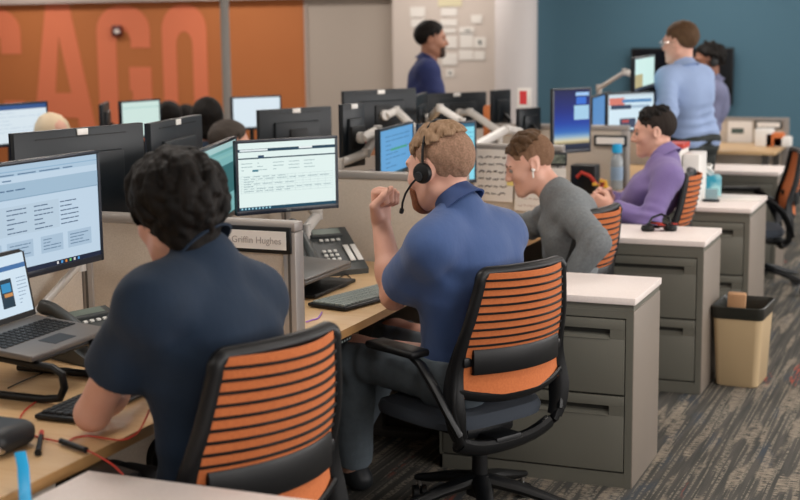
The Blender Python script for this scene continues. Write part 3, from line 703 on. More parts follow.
# ---------------------------------------------------------------- screens, laptops, telephones, keyboards
def E_(h, s=1.0): return mat('screen_'+h.lstrip('#')+('_%d' % int(s*100)), h, .5, emit=s*1.06, spec=.15)
def screen_mesh(w, h, bg, rects, eps=.00025):
    """screen at y=0 facing -y, x right, z up, centred; rects (x0,y0,x1,y1,colour[,strength]) in 0..1, y down"""
    g = MB(); lv = 0
    for r in [(0, 0, 1, 1)+(bg if isinstance(bg, tuple) else (bg,))]+list(rects):
        x0, y0, x1, y1 = r[:4]; col = r[4]; st = r[5] if len(r) > 5 else .85; y = -eps*lv
        X0, X1, Z0, Z1 = (x0-.5)*w, (x1-.5)*w, (.5-y0)*h, (.5-y1)*h
        g.raw([(X0, y, Z1), (X1, y, Z1), (X1, y, Z0), (X0, y, Z0)], [(0, 1, 2, 3)], E_(col, st)); lv += 1 if lv < 8 else .02
    return g
def textrows(x0, y0, x1, n, dy, col, seed=0, hh=.012, st=.85, words=4):
    r = random.Random(seed); out = []
    for i in range(n):
        x = x0; y = y0+i*dy
        while x < x1-.01:
            L = r.uniform(.3, 1)*(x1-x0)/words; out.append((x, y, min(x+L, x1), y+hh, col, st)); x += L+(x1-x0)*.03
            if r.random() < .15: break
    return out
def monitor(label, P0, P1, h, front=True, rects=(), bg='#e8f0f0', foot=False, arm=None, cat='monitor', group='desk monitors', deskz=ZD, logo=None, vesa=True, sticker=False, tilt=0):
    """P0,P1: top corners as seen; builds shell, screen and what holds it"""
    P0 = Vector(P0); P1 = Vector(P1); z = (P0.z+P1.z)/2; P0.z = P1.z = z
    d = (P1-P0) if front else (P0-P1); w = d.length; az = math.atan2(d.y, d.x); c = (P0+P1)/2; c.z = z-h/2
    t = thing('monitor', label, cat, c, 0, group, (tilt, 0, az))
    g = MB(); g.box((0, .012, 0), (w, .020, h), M_mon, .004); g.box((0, .028, -.01), (w*.62, .022, h*.62), M_mon, .01)
    if vesa: g.box((0, .043, -.01), (.11, .012, .11), M_blk, .004)
    g.box((0, .0225, h*.43), (w*.7, .003, .004), M_blk)
    sh = g.build('shell', t)
    g = MB(); b = .011
    g.b2((-w/2, -.004, h/2-b), (w/2, .002, h/2), M_bez, .001); g.b2((-w/2, -.004, -h/2), (w/2, .002, -h/2+b*1.7), M_bez, .001); g.b2((-w/2, -.004, -h/2), (-w/2+b, .002, h/2), M_bez); g.b2((w/2-b, -.004, -h/2), (w/2, .002, h/2), M_bez); g.build('bezel', t)
    g = screen_mesh(w-2*b, h-2.7*b, bg, rects); s = g.build('screen', t); s.location = (0, -.0005, .35*b)
    if logo: solid_text('logo', logo, .009, M_keyl, (0, -.0045, -h/2+.009), (PI/2, 0, 0), t)
    if sticker:
        g = MB(); g.box((.0, .025, h/2-.013), (.05, .005, .022), M_white, .001); g.build('sticker', t)
    if foot:
        zf = deskz-c.z; g = MB(); g.tube([(0, .045, -.03), (0, .075, -.05), (0, .085, zf+.02)], .02, M_blk, 12, flat=(1.2, .6)); g.build('stand_neck', t)
        g = MB(); g.box((0, .06, zf+.009), (.24, .18, .014), M_blk, .006); g.build('stand_foot', t)
    if arm:                                    # list of points in the place
        mw = Matrix.Translation(c) @ Matrix.Rotation(az, 4, 'Z'); inv = mw.inverted(); pts = [inv @ Vector(q) for q in arm]
        g = MB(); g.tube([(0, .05, -.01), (0, .072, -.01)], .028, M_arm, 16); g.build('arm_head', t)
        pts = [Vector((0, .075, -.01))]+pts
        for a, b_ in zip(pts[:-1], pts[1:]):
            if b_ is pts[-1]: g = MB(); g.cyl(b_, Vector((b_.x, b_.y, deskz-c.z)), .016, M_arm); g.build('arm_post', t)
            g = MB(); g.tube([a, b_], .018, M_arm, 12, flat=(.7, 1.3)); g.cyl(b_+Vector((0, 0, -.022)), b_+Vector((0, 0, .022)), .02, M_arm); g.build('arm_link', t)
    return t
def keyboard(loc, az, label, pale=False, W=.44, D=.15, sheen=None):
    t = thing('keyboard', label, 'keyboard', loc, az, 'desk keyboards')
    g = MB(); g.box((0, 0, .010), (W, D, .014), M_blk, .006); g.build('case', t); t2 = g
    km = M_keyl if pale else M_key; g = MB(); nx, ny = 19, 6
    for j in range(ny):
        i = 0
        while i < nx:
            wd = 5 if (j == 0 and i == 4) else 1
            x0 = -W/2+.012+i*(W-.024)/nx; y = -D/2+.012+j*(D-.024)/ny; ww = (W-.024)/nx*wd-.004; hh = (D-.024)/ny-.004
            if not (14 < i < 15): g.box((x0+ww/2, y+hh/2, .0205), (ww, hh, .007), km, .0012, seg=1)
            i += wd
    g.build('keypad', t); return t
def phone(loc, az, label, sc=1, lift=0):
    t = thing('desk_phone', label, 'telephone', (loc[0], loc[1], loc[2]+.11*math.sin(lift)), az, 'desk telephones', (lift, 0, az)); t.scale = (sc,)*3
    tl = .42; Rm = Matrix.Rotation(tl, 3, 'X')
    g = MB(); g.raw([(x, y, z) for x in (-.12, .12) for y, z in ((-.11, 0), (.11, 0), (.11, .10), (-.11, .022))], [(0, 1, 2, 3), (7, 6, 5, 4), (0, 4, 5, 1), (1, 5, 6, 2), (2, 6, 7, 3), (3, 7, 4, 0)], M_phone)
    g.build('base', t); f = lambda x, y, o=0: Vector((x, y, .022+(y+.11)*.078/.22*1.0+o)); rx = Matrix.Rotation(math.atan(.078/.22), 3, 'X')
    g = MB(); g.box(f(.03, .075, .006), (.12, .04, .012), M_phone, .003, rx); g.box(f(.03, .075, .0125), (.105, .028, .002), mat('lcd_grey', '#6f7b74', .3), 0, rx); g.build('display', t)
    g = MB()
    for i in range(3):
        for j in range(4): g.box(f(-.012+i*.021, -.078+j*.021, .004), (.014, .012, .007), M_phb, .003, rx)
    for i in range(4): g.box(f(-.0+i*.022, .042, .004), (.014, .01, .006), M_phb, .002, rx)
    g.build('keypad', t)
    g = MB(); g.box(f(.078, -.03, .004), (.02, .085, .004), M_white, .001, rx); g.box(f(.106, -.03, .004), (.02, .085, .004), M_white, .001, rx); g.build('label_strip', t)
    if lift: g = MB(); g.b2((-.1, .02, -.12*math.sin(lift)*1.2), (.1, .1, .0), M_phone); o = g.build('stand', t); o.rotation_euler = (-lift, 0, 0)
    g = MB(); pts = [f(-.082, y, o) for y, o in ((-.108, .016), (-.1, .03), (-.07, .04), (0, .046), (.07, .04), (.1, .03), (.108, .016))]
    g.tube(pts, [.022, .025, .021, .018, .021, .025, .022], M_phone, 14, flat=(1.1, .8)); g.build('handset', t)
    return t
def laptop(loc, az, label, open_=1.85, rects=(), bg='#cfe0ee', W=.33, D=.23, tiltx=0):
    t = thing('laptop', label, 'laptop', loc, 0, 'open laptops', (tiltx, 0, az))
    g = MB(); g.box((0, 0, .009), (W, D, .018), M_lapt, .005); g.build('base', t)
    g = MB()
    for j in range(5):
        for i in range(14): g.box((-W/2+.028+i*(W-.05)/13.5, -.02+j*.0205, .0192), (.0175, .0165, .0035), M_blk, .0012, seg=1)
    g.build('keypad', t)
    g = MB(); g.box((0, -.077, .0184), (.1, .055, .001), M_blk2, 0); g.build('trackpad', t)
    H = D*.80; a = open_-PI/2; Rm = Matrix.Translation((0, D/2-.004, .018)) @ Matrix.Rotation(-a, 4, 'X')
    g = MB(); g.box((0, .004, H/2), (W, .007, H), M_lapt, .003); g.box((0, 0, H/2), (W-.004, .002, H-.004), M_blk); g.xf(Rm); L = g.build('lid', t)
    g = screen_mesh(W-.022, H-.03, bg, rects); g.xf(Rm @ Matrix.Translation((0, -.0015, H/2+.003))); g.build('screen', L)
    return t
def cable(pts, r, m, label, cat='cable', name='cable'):
    # smooth the run
    P = [Vector(p) for p in pts]; Q = []
    for i in range(len(P)-1):
        a = P[max(i-1, 0)]; b = P[i]; c = P[i+1]; d = P[min(i+2, len(P)-1)]
        for k in range(6):
            t = k/6; Q.append(.5*((2*b)+(c-a)*t+(2*a-5*b+4*c-d)*t*t+(3*b-a-3*c+d)*t**3))
    Q.append(P[-1]); g = MB(); g.tube(Q, r, m, 8); o = g.build(name)
    return tag(o, label, cat) if label else o
# ---- front desk
webpage = [(0, 0, 1, .1, '#a9c3d8'), (0, .05, 1, .06, '#8fb0cb'), (0, .16, 1, .30, '#9db9cf'), (0, .30, 1, .31, '#86a4bd')]+textrows(.03, .08, .9, 1, .05, '#5f7d9b', 1)+textrows(.02, .13, .8, 1, .05, '#5f7d9b', 2)+textrows(.2, .22, .6, 1, .05, '#4d6c8c', 3)
webpage += [(.0, .37, .66, .64, '#b6cbdc')]
for c in range(4): webpage += textrows(.04+c*.21, .40, .19+c*.21, 6, .042, '#4d6786', 10+c, .01, .75, 2)
for c, (a, b) in enumerate(((.0, .2), (.24, .44), (.5, .68), (.72, .92))): webpage += [(a, .70, b, .86, '#a7bfd4')]+textrows(a+.02, .73, b-.02, 4, .03, '#6c88a5', 20+c, .009, .75, 2)
webpage += [(0, .955, 1, 1, '#16294a', .5)]+[(.62+k*.035, .965, .635+k*.035, .99, c, .8) for k, c in enumerate(('#d8d8d8', '#4f9fe0', '#e08a3a', '#68c26a', '#d8d8d8', '#4f9fe0'))]
P1 = at(98, 150, 4.30); P0 = P1+Vector((-.03, -.585, 0)); 
monitor('large lit monitor at the picture\'s left edge, above the open laptop', P0, P1, .345, True, webpage, '#bdd2e4', arm=[at(80, 264, 4.5), at(20, 330, 4.3)])
lap_r = [(.0, .3, .55, .34, '#9fb9d2'), (0, .17, 1, .25, '#3f6ea3'), (.62, .38, .78, .86, '#1d3b4d', .7), (.64, .45, .76, .6, '#2f8cc0'), (.66, .62, .77, .68, '#c58a50')]+textrows(.05, .05, .6, 2, .05, '#58779a', 4)+textrows(.05, .35, .5, 10, .055, '#6e8aa8', 5, .012)+textrows(.84, .4, .97, 8, .06, '#6e8aa8', 6, .012)
laptop((-2.36, 3.07, .858), PI/2+.03, 'open graphite laptop raised on the black tube stand', 1.83, lap_r, '#cfe2f0', .37, .25, .09)
t = thing('laptop_stand', 'black tube stand under the open front laptop', 'laptop stand', (-2.36, 3.07, ZD))
for y in (-.15, .12):
    g = MB(); g.tube([(-.12, y, .125), (.1, y, .105), (.17, y, .10), (.2, y, .085), (.205, y, .05), (.19, y, .02), (.14, y, .012), (-.15, y, .012)], .011, M_blk, 10); g.build('leg', t)
g = MB(); g.tube([(-.1, -.15, .125), (-.1, .12, .125)], .008, M_blk, 8); g.tube([(.1, -.15, .106), (.1, .12, .106)], .008, M_blk, 8); g.build('crossbar', t)
keyboard((-2.08, 3.0, ZD), PI/2+.03, 'black keyboard by the bare elbow of the dark-haired person')
phone((-2.43, 3.46, ZD), 1.25, 'grey desk phone half hidden behind the dark-haired person', 1.12)
# black case with the blue strap, pen, red headset cord
p = atZ(8, 447, ZD); t = thing('headset_case', 'rounded black case at the picture\'s bottom left corner', 'case', p)
g = MB(); g.box((-.03, -.02, .032), (.17, .15, .062), M_blk2, .03, seg=4); g.build('case', t)
g = MB(); g.box((.03, -.08, .02), (.04, .02, .02), M_chrome, .004); g.build('clasp', t)
q = [atZ(20, 452, .80), atZ(23, 466, .775), atZ(24, 480, .752), atZ(25, 498, .735), atZ(26, 512, .735)]
g = MB(); g.tube(q, .0125, M_blue, 10, flat=(1, .18), up=(0, 0, 1)); tag(g.build('lanyard'), 'bright blue flat strap hanging from the rounded black case', 'strap')
g = MB(); a = atZ(41, 436, ZD+.008); b = atZ(38, 453, ZD+.008); g.tube([a, a.lerp(b, .8), b], [.006, .007, .009], M_blk, 10); pn = g.build('cable_clip'); tag(pn, 'small black clip with a red tip lying on the front desk', 'clip')
g = MB(); g.cyl(a+(a-b)*.25, a, .006, M_red, n=10); g.build('tip', pn)
z0 = ZD+.004
cable([atZ(58, 398, z0), atZ(38, 401, z0), atZ(22, 414, z0), atZ(21, 428, z0), atZ(38, 437, z0), atZ(61, 442, z0+.003), atZ(86, 450, z0+.004), at(100, 457, 3.17), at(114, 466, 3.16), at(128, 480, 3.15)], .0022, M_red, 'thin red cord looping over the front desk edge')
cable([atZ(66, 444, z0+.003), atZ(74, 438, z0), atZ(90, 436, z0), at(120, 440, 3.24), at(137, 433, 3.25), at(145, 420, 3.26), at(149, 410, 3.3)], .0022, M_red, 'second red cord strand running up beside the bare forearm')
g = MB(); g.tube([atZ(61, 441, z0+.006), atZ(86, 450, z0+.007)], .0075, M_blk, 10); tag(g.build('cord_connector'), 'black inline connector on the red cord', 'connector')
cable([atZ(8, 388, z0), atZ(30, 378, z0), atZ(60, 368, z0), atZ(88, 372, z0), atZ(92, 366, z0)], .002, M_blk, 'thin black cable lying behind the front keyboard')
# large monitor turned away behind the spine, and its neighbours
def P2(x0, y0, w0, x1, y1, w1): return at(x0, y0, w0), at(x1, y1, w1)
monitor('very large dark monitor seen from behind, above the front lit monitor', *P2(9, 134, 4.65, 139, 122, 5.15), .40, False, sticker=True, foot=True, vesa=False, tilt=0)
monitor('dark monitor seen from behind with a glossy top and black clip, above the dark hair', *P2(145, 122, 5.2, 197, 115.5, 5.75), .34, False, sticker=True, foot=True)
# headset wearer's screens
sheet = [(0, .09, 1, .135, '#17435a', .7), (.02, .095, .3, .125, '#dfe8ea'), (.62, .09, .76, .12, '#e8f0f0'), (0, .22, 1, .24, '#2a4a5a', .7), (.2, .19, .26, .225, '#2a4a6a', .7), (.14, .40, .2, .43, '#2d7f95', .7), (0, .955, 1, 1, '#12506a', .6)]
for c in range(5): sheet += textrows(.03+c*.16, .30, .14+c*.16, 3, .05, '#8fa8ac', 30+c, .009, .85, 2)
for k in range(8): sheet.append((.02, .49+k*.036, .97, .494+k*.036, '#b9cdcd'))
for k in range(12): sheet.append((.02+k*.079, .49, .023+k*.079, .75, '#c2d4d4'))
for k in range(7): sheet += textrows(.05, .5+k*.036, .95, 1, .03, '#93aab0', 50+k, .009, .85, 9)
sheet += [(.02+k*.035, .965, .035+k*.035, .99, '#9fd0e0') for k in range(9)]
monitor('bright spreadsheet monitor above the name plate', *P2(234.5, 140.8, 5.2, 337, 135.6, 5.42), .285, True, sheet, '#e2f2ef', arm=[at(318, 214, 5.75), at(306, 230, 5.6)], logo='DELL')
side = [(0, .0, 1, .08, '#9fc4c4'), (0, .09, 1, .12, '#5f9a9a'), (.2, .3, .95, .72, '#2d6f74', .7), (.1, .16, .9, .2, '#7fb5b3')]
monitor('narrow-looking teal monitor angled beside the spreadsheet monitor', *P2(196, 147, 4.75, 236, 140.0, 5.45), .30, True, side, '#74aeb0', foot=True)
t = thing('laptop', 'closed dark laptop on the tray below the second desk phone', 'laptop', (-2.30, 4.58, .795), 0, 'open laptops', (.05, 0, PI/2)); t['group'] = 'closed laptops'
g = MB(); g.box((0, 0, .009), (.40, .26, .016), M_lapt, .005); g.build('base', t); g = MB(); g.box((0, 0, .022), (.40, .26, .009), M_lapt, .004); g.build('lid', t)
t = thing('laptop_stand', 'low black stand holding the closed laptop', 'laptop stand', (-2.3, 4.62, ZD))
g = MB(); g.box((0, 0, .008), (.28, .36, .014), M_blk, .005); g.build('foot', t); g = MB(); g.box((-.05, 0, .04), (.12, .3, .055), M_blk, .01); g.build('riser', t)
keyboard((-1.99, 4.50, ZD), 1.33, 'black keyboard with pale keys by the forearm of the headset wearer', True, .45, .17)
phone((-2.38, 4.98, ZD), .85, 'grey desk phone against the divider behind the raised fist', 1.15, .2)
for k, pts in enumerate((((318, 292), (330, 284), (342, 276), (352, 270)), ((330, 282), (340, 288), (352, 281), (346, 274)))):
    cable([atZ(x, y, ZD+.004) for x, y in pts], .0022, M_blk, ['thin black cable between keyboard and closed laptop', 'looped thin black cable behind the pale-keyed keyboard'][k])
cable([atZ(x, y, ZD+.003) for x, y in ((306, 322), (312, 320), (318, 318), (322, 312))], .0025, mat('purple_ink', '#9a6bc8', .6), 'short purple cord near the divider post')
# name plate on the divider
t = thing('name_plate', 'black framed name plate on the divider beside the dark hair', 'name plate', (-2.105, 3.806, 1.0)); W, H = .36, .084
p0 = atY(228, 240, 3.805); p1 = atY(290, 240, 3.805); 
x1_ = atY(291, 245, 3.805); t.location = (x1_.x-W/2, 3.806, x1_.z+.012)
g = MB(); g.box((0, 0, 0), (W, .012, H), M_blk, .003); g.build('frame', t)
g = MB(); g.box((0, -.0068, 0), (W-.028, .002, H-.026), M_paper); g.build('name_card', t)
solid_text('lettering', 'Griffin Hughes', .030, mat('grey_ink', '#a59d99', .7), (.062, -.0082, -.002), (PI/2, 0, 0), t)
# ---- the desk of the person in grey, and papers
monitor('blue-lit monitor left of the headset wearer\'s head', *P2(379, 127, 6.2, 413, 123.5, 6.75), .23, True, textrows(.15, .15, .9, 8, .1, '#3f76a8', 61, .02, .8, 3)+[(.3, .45, .8, .5, '#3f9a7a')], '#5f9fd2', foot=True)
monitor('cyan monitor half hidden by the headset wearer\'s head', *P2(418, 123, 6.7, 476, 121.5, 6.9), .31, True, [(0, 0, 1, .06, '#2f6f8f', .7)]+textrows(.6, .15, .98, 8, .08, '#5fb2cf', 62, .02, .8, 3), '#86d8ec', foot=True)
def sheet_of(px0, py0, px1, py1, Y, label, rows=0, m=M_paper, seed=0, name='paper_sheet', cat='paper', ink='#8b8480', thick=.0012, group=None, tilt=0, blob=None):
    a = atY(px0, py0, Y); b = atY(px1, py1, Y); w, h = b.x-a.x, a.z-b.z; t = MB(); t.box((0, 0, 0), (w, thick, h), m)
    M_i = mat('ink_'+ink.lstrip('#'), ink, .8); r = random.Random(seed)
    for k in range(rows):
        x = -w*.38
        while x < w*.36:
            L = r.uniform(.08, .2)*w; z = h*(.42-.84*(k+.5)/rows); pts = [(x+L*i/5, -thick*.6-.0004, z+r.uniform(-.5, .5)*h*.25/rows) for i in range(6)]
            t.tube(pts, h*.012+.0004, M_i, 4); x += L+w*.05
    if blob: t.box((blob[0]*w, -thick, blob[1]*h), (blob[2]*w, .001, blob[3]*h), M_i)
    o = t.build(name); o.location = ((a.x+b.x)/2, Y, (a.z+b.z)/2); o.rotation_euler = (0, tilt, 0); tag(o, label, cat, group); return o
sheet_of(474, 149, 513, 202, 6.71, 'large pinned paper with six handwritten lines behind the grey-sweater person', 6, seed=3, ink='#57504f', tilt=.02)
sheet_of(507, 163, 519, 186, 6.705, 'yellow sticky note beside the grey-sweater person\'s lips', 0, mat('yellow_note', '#e6d27c', .8), name='sticky_note', cat='note')
sheet_of(515, 185, 541, 212, 6.71, 'smaller pinned paper with faint scribbles below the chin of the grey-sweater person', 3, seed=5, ink='#b59f98', tilt=.05)
def small_plate(px0, py0, px1, py1, Y, label, inner=None):
    a = atY(px0, py0, Y); b = atY(px1, py1, Y); w, h = b.x-a.x, a.z-b.z; t = thing('name_plate', label, 'name plate', ((a.x+b.x)/2, Y, (a.z+b.z)/2), 0, 'small framed plates on dividers')
    g = MB(); g.box((0, 0, 0), (w, .012, h), M_blk2, .005); g.build('frame', t); g = MB(); g.box((0, -.007, 0), (w*.84, .002, h*.62), inner or M_paper, 0); g.build('name_card', t)
small_plate(549, 152, 567, 166, 6.715, 'small black framed picture on the divider by the grey-sweater person', mat('photo_grey', '#8f9a8c', .6, var=(40, '#3f4740', .2)))
sheet_of(550, 168, 566, 178, 6.71, 'white slip under the small framed picture', 0, name='paper_slip')
small_plate(594, 135, 627, 146.5, 8.165, 'long framed plate above the blue-capped bottle')
keyboard((-2.15, 5.9, ZD), PI/2, 'flat grey keyboard in front of the grey-sweater person', True)
laptop((-2.25, 6.15, ZD), PI/2+.3, 'dark laptop on the desk of the grey-sweater person', 1.7, [(0, 0, 1, .1, '#4f7fae')], '#6c9cc8', .33, .22)
# ---- desk of the purple-shirt person
def sky_band(t):
    st = ((0, (5, 18, 75)), (.35, (6, 36, 125)), (.55, (12, 60, 160)), (.70, (45, 105, 185)), (.79, (150, 180, 200)), (.84, (215, 205, 175)), (.88, (190, 170, 120)), (.9, (30, 45, 70)), (1, (8, 20, 40)))
    for (a, ca), (b, cb) in zip(st[:-1], st[1:]):
        if t <= b: u = (t-a)/(b-a); return '#%02x%02x%02x' % tuple(int(p+(q-p)*u) for p, q in zip(ca, cb))
sky = [(0, k/30, 1, (k+1)/30, sky_band((k+.5)/30), .85) for k in range(30)]+[(.6, .04, .98, .10, '#9fc6f0'), (.62, .12, .9, .24, '#2f6fd8', .8), (.56, .26, .98, .5, '#a8d3ee', .8)]
sky_unused = [(0, .50, 1, .58, '#1f6fd0', .8), (0, .58, 1, .66, '#3f8fe0', .8), (0, .66, 1, .72, '#7db2e0', .8), (0, .72, 1, .78, '#a9c7dc', .8), (0, .78, 1, .84, '#d8d3b8', .8), (0, .84, 1, .88, '#cdbf8a', .7), (0, .88, 1, .90, '#33506a', .6), (0, .9, 1, 1, '#0a1c34', .5), (.0, .25, 1, .50, '#1352b8', .8), (.6, .04, .98, .10, '#9fc6f0'), (.62, .12, .9, .24, '#2f6fd8', .8), (.56, .26, .98, .5, '#a8d3ee', .8)]
monitor('upright portrait monitor showing a night-blue sky over a glowing horizon', *P2(552.5, 88, 7.6, 591, 88.2, 7.75), .36, True, sky, '#0b3f9a', foot=True)
monitor('pale blue monitor edge between the portrait monitor and the web-page monitor', *P2(592, 95, 8.4, 611, 93, 9.1), .24, True, [], '#5b8fc6', foot=True)
web2 = [(0, .0, 1, .08, '#c9d9e2'), (.02, .1, .35, .3, '#d77a6a'), (.3, .15, .95, .24, '#4f86b8'), (.05, .3, .5, .42, '#2c3f5a'), (.5, .32, .9, .4, '#9fb8cc'), (.25, .68, .6, .95, '#3a4660'), (.3, .72, .45, .8, '#b54a4a'), (.66, .7, .95, .9, '#b8c8d4')]
monitor('monitor with a colourful web page left of the blue-shirted standing man', *P2(607, 92.5, 8.3, 655, 91.5, 8.5), .245, True, web2, '#d4e9f4', foot=True)
laptop((-2.2, 7.55, ZD), PI/2+.2, 'dark laptop below the portrait monitor', 1.7, [(0, 0, 1, .5, '#1f6ac4')], '#2f8fd0', .33, .22)
def bottle(p, label):
    t = thing('water_bottle', label, 'bottle', p); g = MB(); g.lathe([(.001, 0), (.034, .002), (.037, .02), (.035, .08), (.037, .1), (.037, .17), (.03, .2), (.018, .215), (.018, .225)], mat('clear_bottle', '#c3ced6', .15, trans=.5)); g.build('body', t)
    g = MB(); g.lathe([(.001, .275), (.028, .274), (.03, .26), (.03, .222), (.001, .221)], M_blue); g.build('cap', t)
    g = MB(); g.lathe([(.0375, .06), (.0378, .14)], mat('bottle_label', '#8fa9c4', .5)); g.build('label', t)
bottle(atZ(616.5, 190, ZD)+Vector((0, 0, .0)), 'clear water bottle with a bright blue cap on the desk of the purple-shirt person')
# black caddy and yellow-red flowers
p = atZ(585, 193, ZD); t = thing('desk_caddy', 'black desk caddy with a red strap behind the clasped hands', 'desk caddy', p); g = MB(); g.box((0, 0, .085), (.15, .12, .17), M_blk, .01); g.build('box', t)
g = MB(); g.tube([(-.03, -.07, .1), (.0, -.085, .13), (.05, -.085, .11), (.1, -.08, .05)], .011, M_red, 8); g.build('strap', t)
p = atZ(602, 186, ZD+.08); t = thing('flower_pot', 'tiny pot of yellow and red flowers beside the blue-capped bottle', 'plant', (p.x, p.y, ZD)); g = MB(); g.lathe([(.001, 0), (.03, 0), (.036, .05), (.032, .05), (.001, .045)], M_blk2); g.build('pot', t)
for k in range(9):
    a = k*.7; c = Vector((.03*math.cos(a)*(k % 3)/1.5, .03*math.sin(a)*(k % 3)/1.5, .08+.01*(k % 4)))
    g = MB(); g.tube([(0, 0, .045), c], .0025, mat('stem_green', '#3f5d33', .7), 5); s = g.build('stem', t); g = MB(); g.lathe([(.001, .012), (.014, .004), (.016, -.004), (.001, -.01)], mat('yellow_petal', '#d9a92c', .6) if k % 3 else M_red, c, 10); g.build('blossom', s)
# ---- things on the cabinets
p = atZ(659, 231, .72); t = thing('headset', 'tangled black headset with red cords on the middle filing cabinet', 'headset', p)
for s in (-1, 1):
    g = MB(); g.lathe([(.001, .0), (.03, .002), (.034, .014), (.028, .028), (.001, .03)], M_blk, (s*.05, s*.02, 0), 20); g.build('ear_cushion', t)
g = MB(); g.tube([(-.05, -.02, .03), (-.04, .03, .06), (0, .05, .075), (.04, .04, .06), (.05, .02, .03)], .006, M_blk, 8); g.build('headband', t)
for k in range(4):
    r = random.Random(k); pts = [(r.uniform(-.1, .1), r.uniform(-.05, .06), r.uniform(.006, .05)) for _ in range(6)]
    P = [Vector(q) for q in pts]; g = MB(); Q = []
    for i in range(5):
        for j in range(6): u = j/6; Q.append(P[i]*(1-u)**2*.5+P[min(i+1, 5)]*(.5+u*(1-u))+P[min(i+2, 5)]*u*u*.5 if i < 4 else P[i].lerp(P[5], u))
    g.tube(Q, .0035, M_red if k % 2 == 0 else M_blk, 6); g.build('cord', t)
# tissue box
p = atZ(709, 196, .72); t = thing('tissue_box', 'teal tissue box with a tissue sticking up on the third filing cabinet', 'tissue box', (p.x, p.y, .72), .25)
mt = mat('teal_card', '#1f93b0', .6, var=(9, '#9fd2d8', .08)); g = MB(); g.box((0, 0, .06), (.125, .125, .12), mt, .003); g.build('box', t)
g = MB(); V = []; F = []
for j in range(8):
    for i in range(12):
        a = 2*PI*i/12; r = (.012+.022*math.sin(j/7*2.6))*(1+.35*math.sin(3*a+j)); V.append((r*math.cos(a)-.02*j/7, r*math.sin(a)*.6, .118+.062*j/7+.01*math.sin(2*a)))
F = [(j*12+i, j*12+(i+1) % 12, (j+1)*12+(i+1) % 12, (j+1)*12+i) for j in range(7) for i in range(12)]; g.raw(V, F, M_white, True); g.build('tissue', t)
p = atZ(711, 201.5, .72); t = thing('card_holder', 'small clear card holder in front of the teal tissue box', 'card holder', (p.x, p.y, .72)); g = MB(); g.box((0, 0, .006), (.09, .05, .012), M_blk2, .003); g.build('foot', t); g = MB(); g.box((0, .01, .04), (.07, .004, .06), mat('clear_plastic', '#bcd3da', .2, trans=.6)); g.build('card', t)
p = atZ(733, 199, .72); g = MB(); g.box((0, 0, .004), (.3, .2, .008), M_paper, .001); o = g.build('paper_stack'); o.location = (p.x, p.y, .72); o.rotation_euler = (0, 0, .2); tag(o, 'low stack of paper behind the teal tissue box', 'paper')
# binders behind the purple shirt
for k, (px, w_, h_, m, lb) in enumerate(((668, .085, .30, M_white, 'white binder with a red top edge behind the purple shoulder'), (690, .09, .27, M_white, 'plain white upright binder beside the tissue box'))):
    p = atZ(px, 203, .72) if k else atZ(672, 203, .72); t = thing('binder', lb, 'binder', (p.x, p.y+.12, .72)); g = MB(); g.box((0, 0, h_/2), (w_, .24, h_), m, .004); g.build('cover', t)
    if k == 0: g = MB(); g.box((0, 0, h_+.012), (w_+.02, .2, .03), M_red, .004); g.build('red_block', t)
# waste bin
p = atZ(736, 384, 0); t = thing('waste_bin', 'beige rectangular waste bin with a dark liner, at the side of the second cabinet', 'waste bin', (-.955, 6.63, 0), -.05)
def rr(w, d, r, z, n=6):
    P = []
    for cx, cy, a0 in ((w/2-r, d/2-r, 0), (-w/2+r, d/2-r, PI/2), (-w/2+r, -d/2+r, PI), (w/2-r, -d/2+r, 1.5*PI)):
        for k in range(n+1): a = a0+PI/2*k/n; P.append((cx+r*math.cos(a), cy+r*math.sin(a), z))
    return P
def shells(g, secs, m, cap0=True, capn=False):
    V = [q for s in secs for q in s]; n = len(secs[0]); F = [(j*n+i, j*n+(i+1) % n, (j+1)*n+(i+1) % n, (j+1)*n+i) for j in range(len(secs)-1) for i in range(n)]
    if cap0: F.append(tuple(range(n))[::-1])
    if capn: F.append(tuple((len(secs)-1)*n+i for i in range(n)))
    g.raw(V, F, m, True)
g = MB(); mb = mat('beige_bin_plastic', '#c2aa85', .5); shells(g, [rr(.19, .25, .03, 0), rr(.20, .26, .03, .006), rr(.235, .31, .035, .37), rr(.23, .305, .035, .37), rr(.19, .25, .03, .02)], mb); g.build('tub', t)
g = MB(); ml = mat('dark_bin_liner', '#23241f', .35, bump=(60, .5, .004)); shells(g, [rr(.238, .313, .036, .33), rr(.246, .32, .037, .345), rr(.25, .326, .037, .385), rr(.238, .314, .036, .388), rr(.22, .295, .036, .36), rr(.2, .27, .03, .12)], ml, False, True); g.build('liner', t)
o = MB(); o.box((0, 0, 0), (.085, .05, .2), mat('kraft_paper', '#b58a64', .8), .006); o = o.build('paper_bag'); o.location = (-.985, 6.60, .335); o.rotation_euler = (.1, .04, .1); tag(o, 'brown paper bag sticking out of the beige waste bin', 'paper bag')
# ---- middle background
monitor('plain dark monitor back between the post and the beige wall', *P2(256.5, 109, 7.0, 329, 107, 7.3), .30, False, sticker=True, foot=True)
monitor('portrait dark monitor back, tilted, with the pale arm at its right', *P2(339, 104.5, 6.5, 361, 102.5, 6.65), .30, False, sticker=True, arm=[at(378, 130, 6.7), at(366, 153, 6.6), at(340, 163, 6.5)])
monitor('wide dark monitor back in front of the standing man in navy', *P2(341.5, 90, 7.6, 414, 89, 7.9), .26, False, sticker=True, arm=[at(396, 110, 7.8), at(416, 130, 7.6)])
monitor('thin edge-on monitor between two pale arms', *P2(411, 89, 8.1, 424, 99, 8.7), .27, False, arm=[at(440, 108, 7.7), at(462, 122, 7.6)])
monitor('dark monitor back right of the standing man in navy', *P2(424.5, 93, 8.9, 485, 92, 9.1), .24, False, sticker=True, arm=[at(470, 112, 8.7), at(500, 132, 8.4)])
monitor('narrow plum-dark portrait monitor left of the white column', *P2(490.5, 90, 8.6, 508, 89.5, 8.75), .26, False, foot=True, vesa=False)
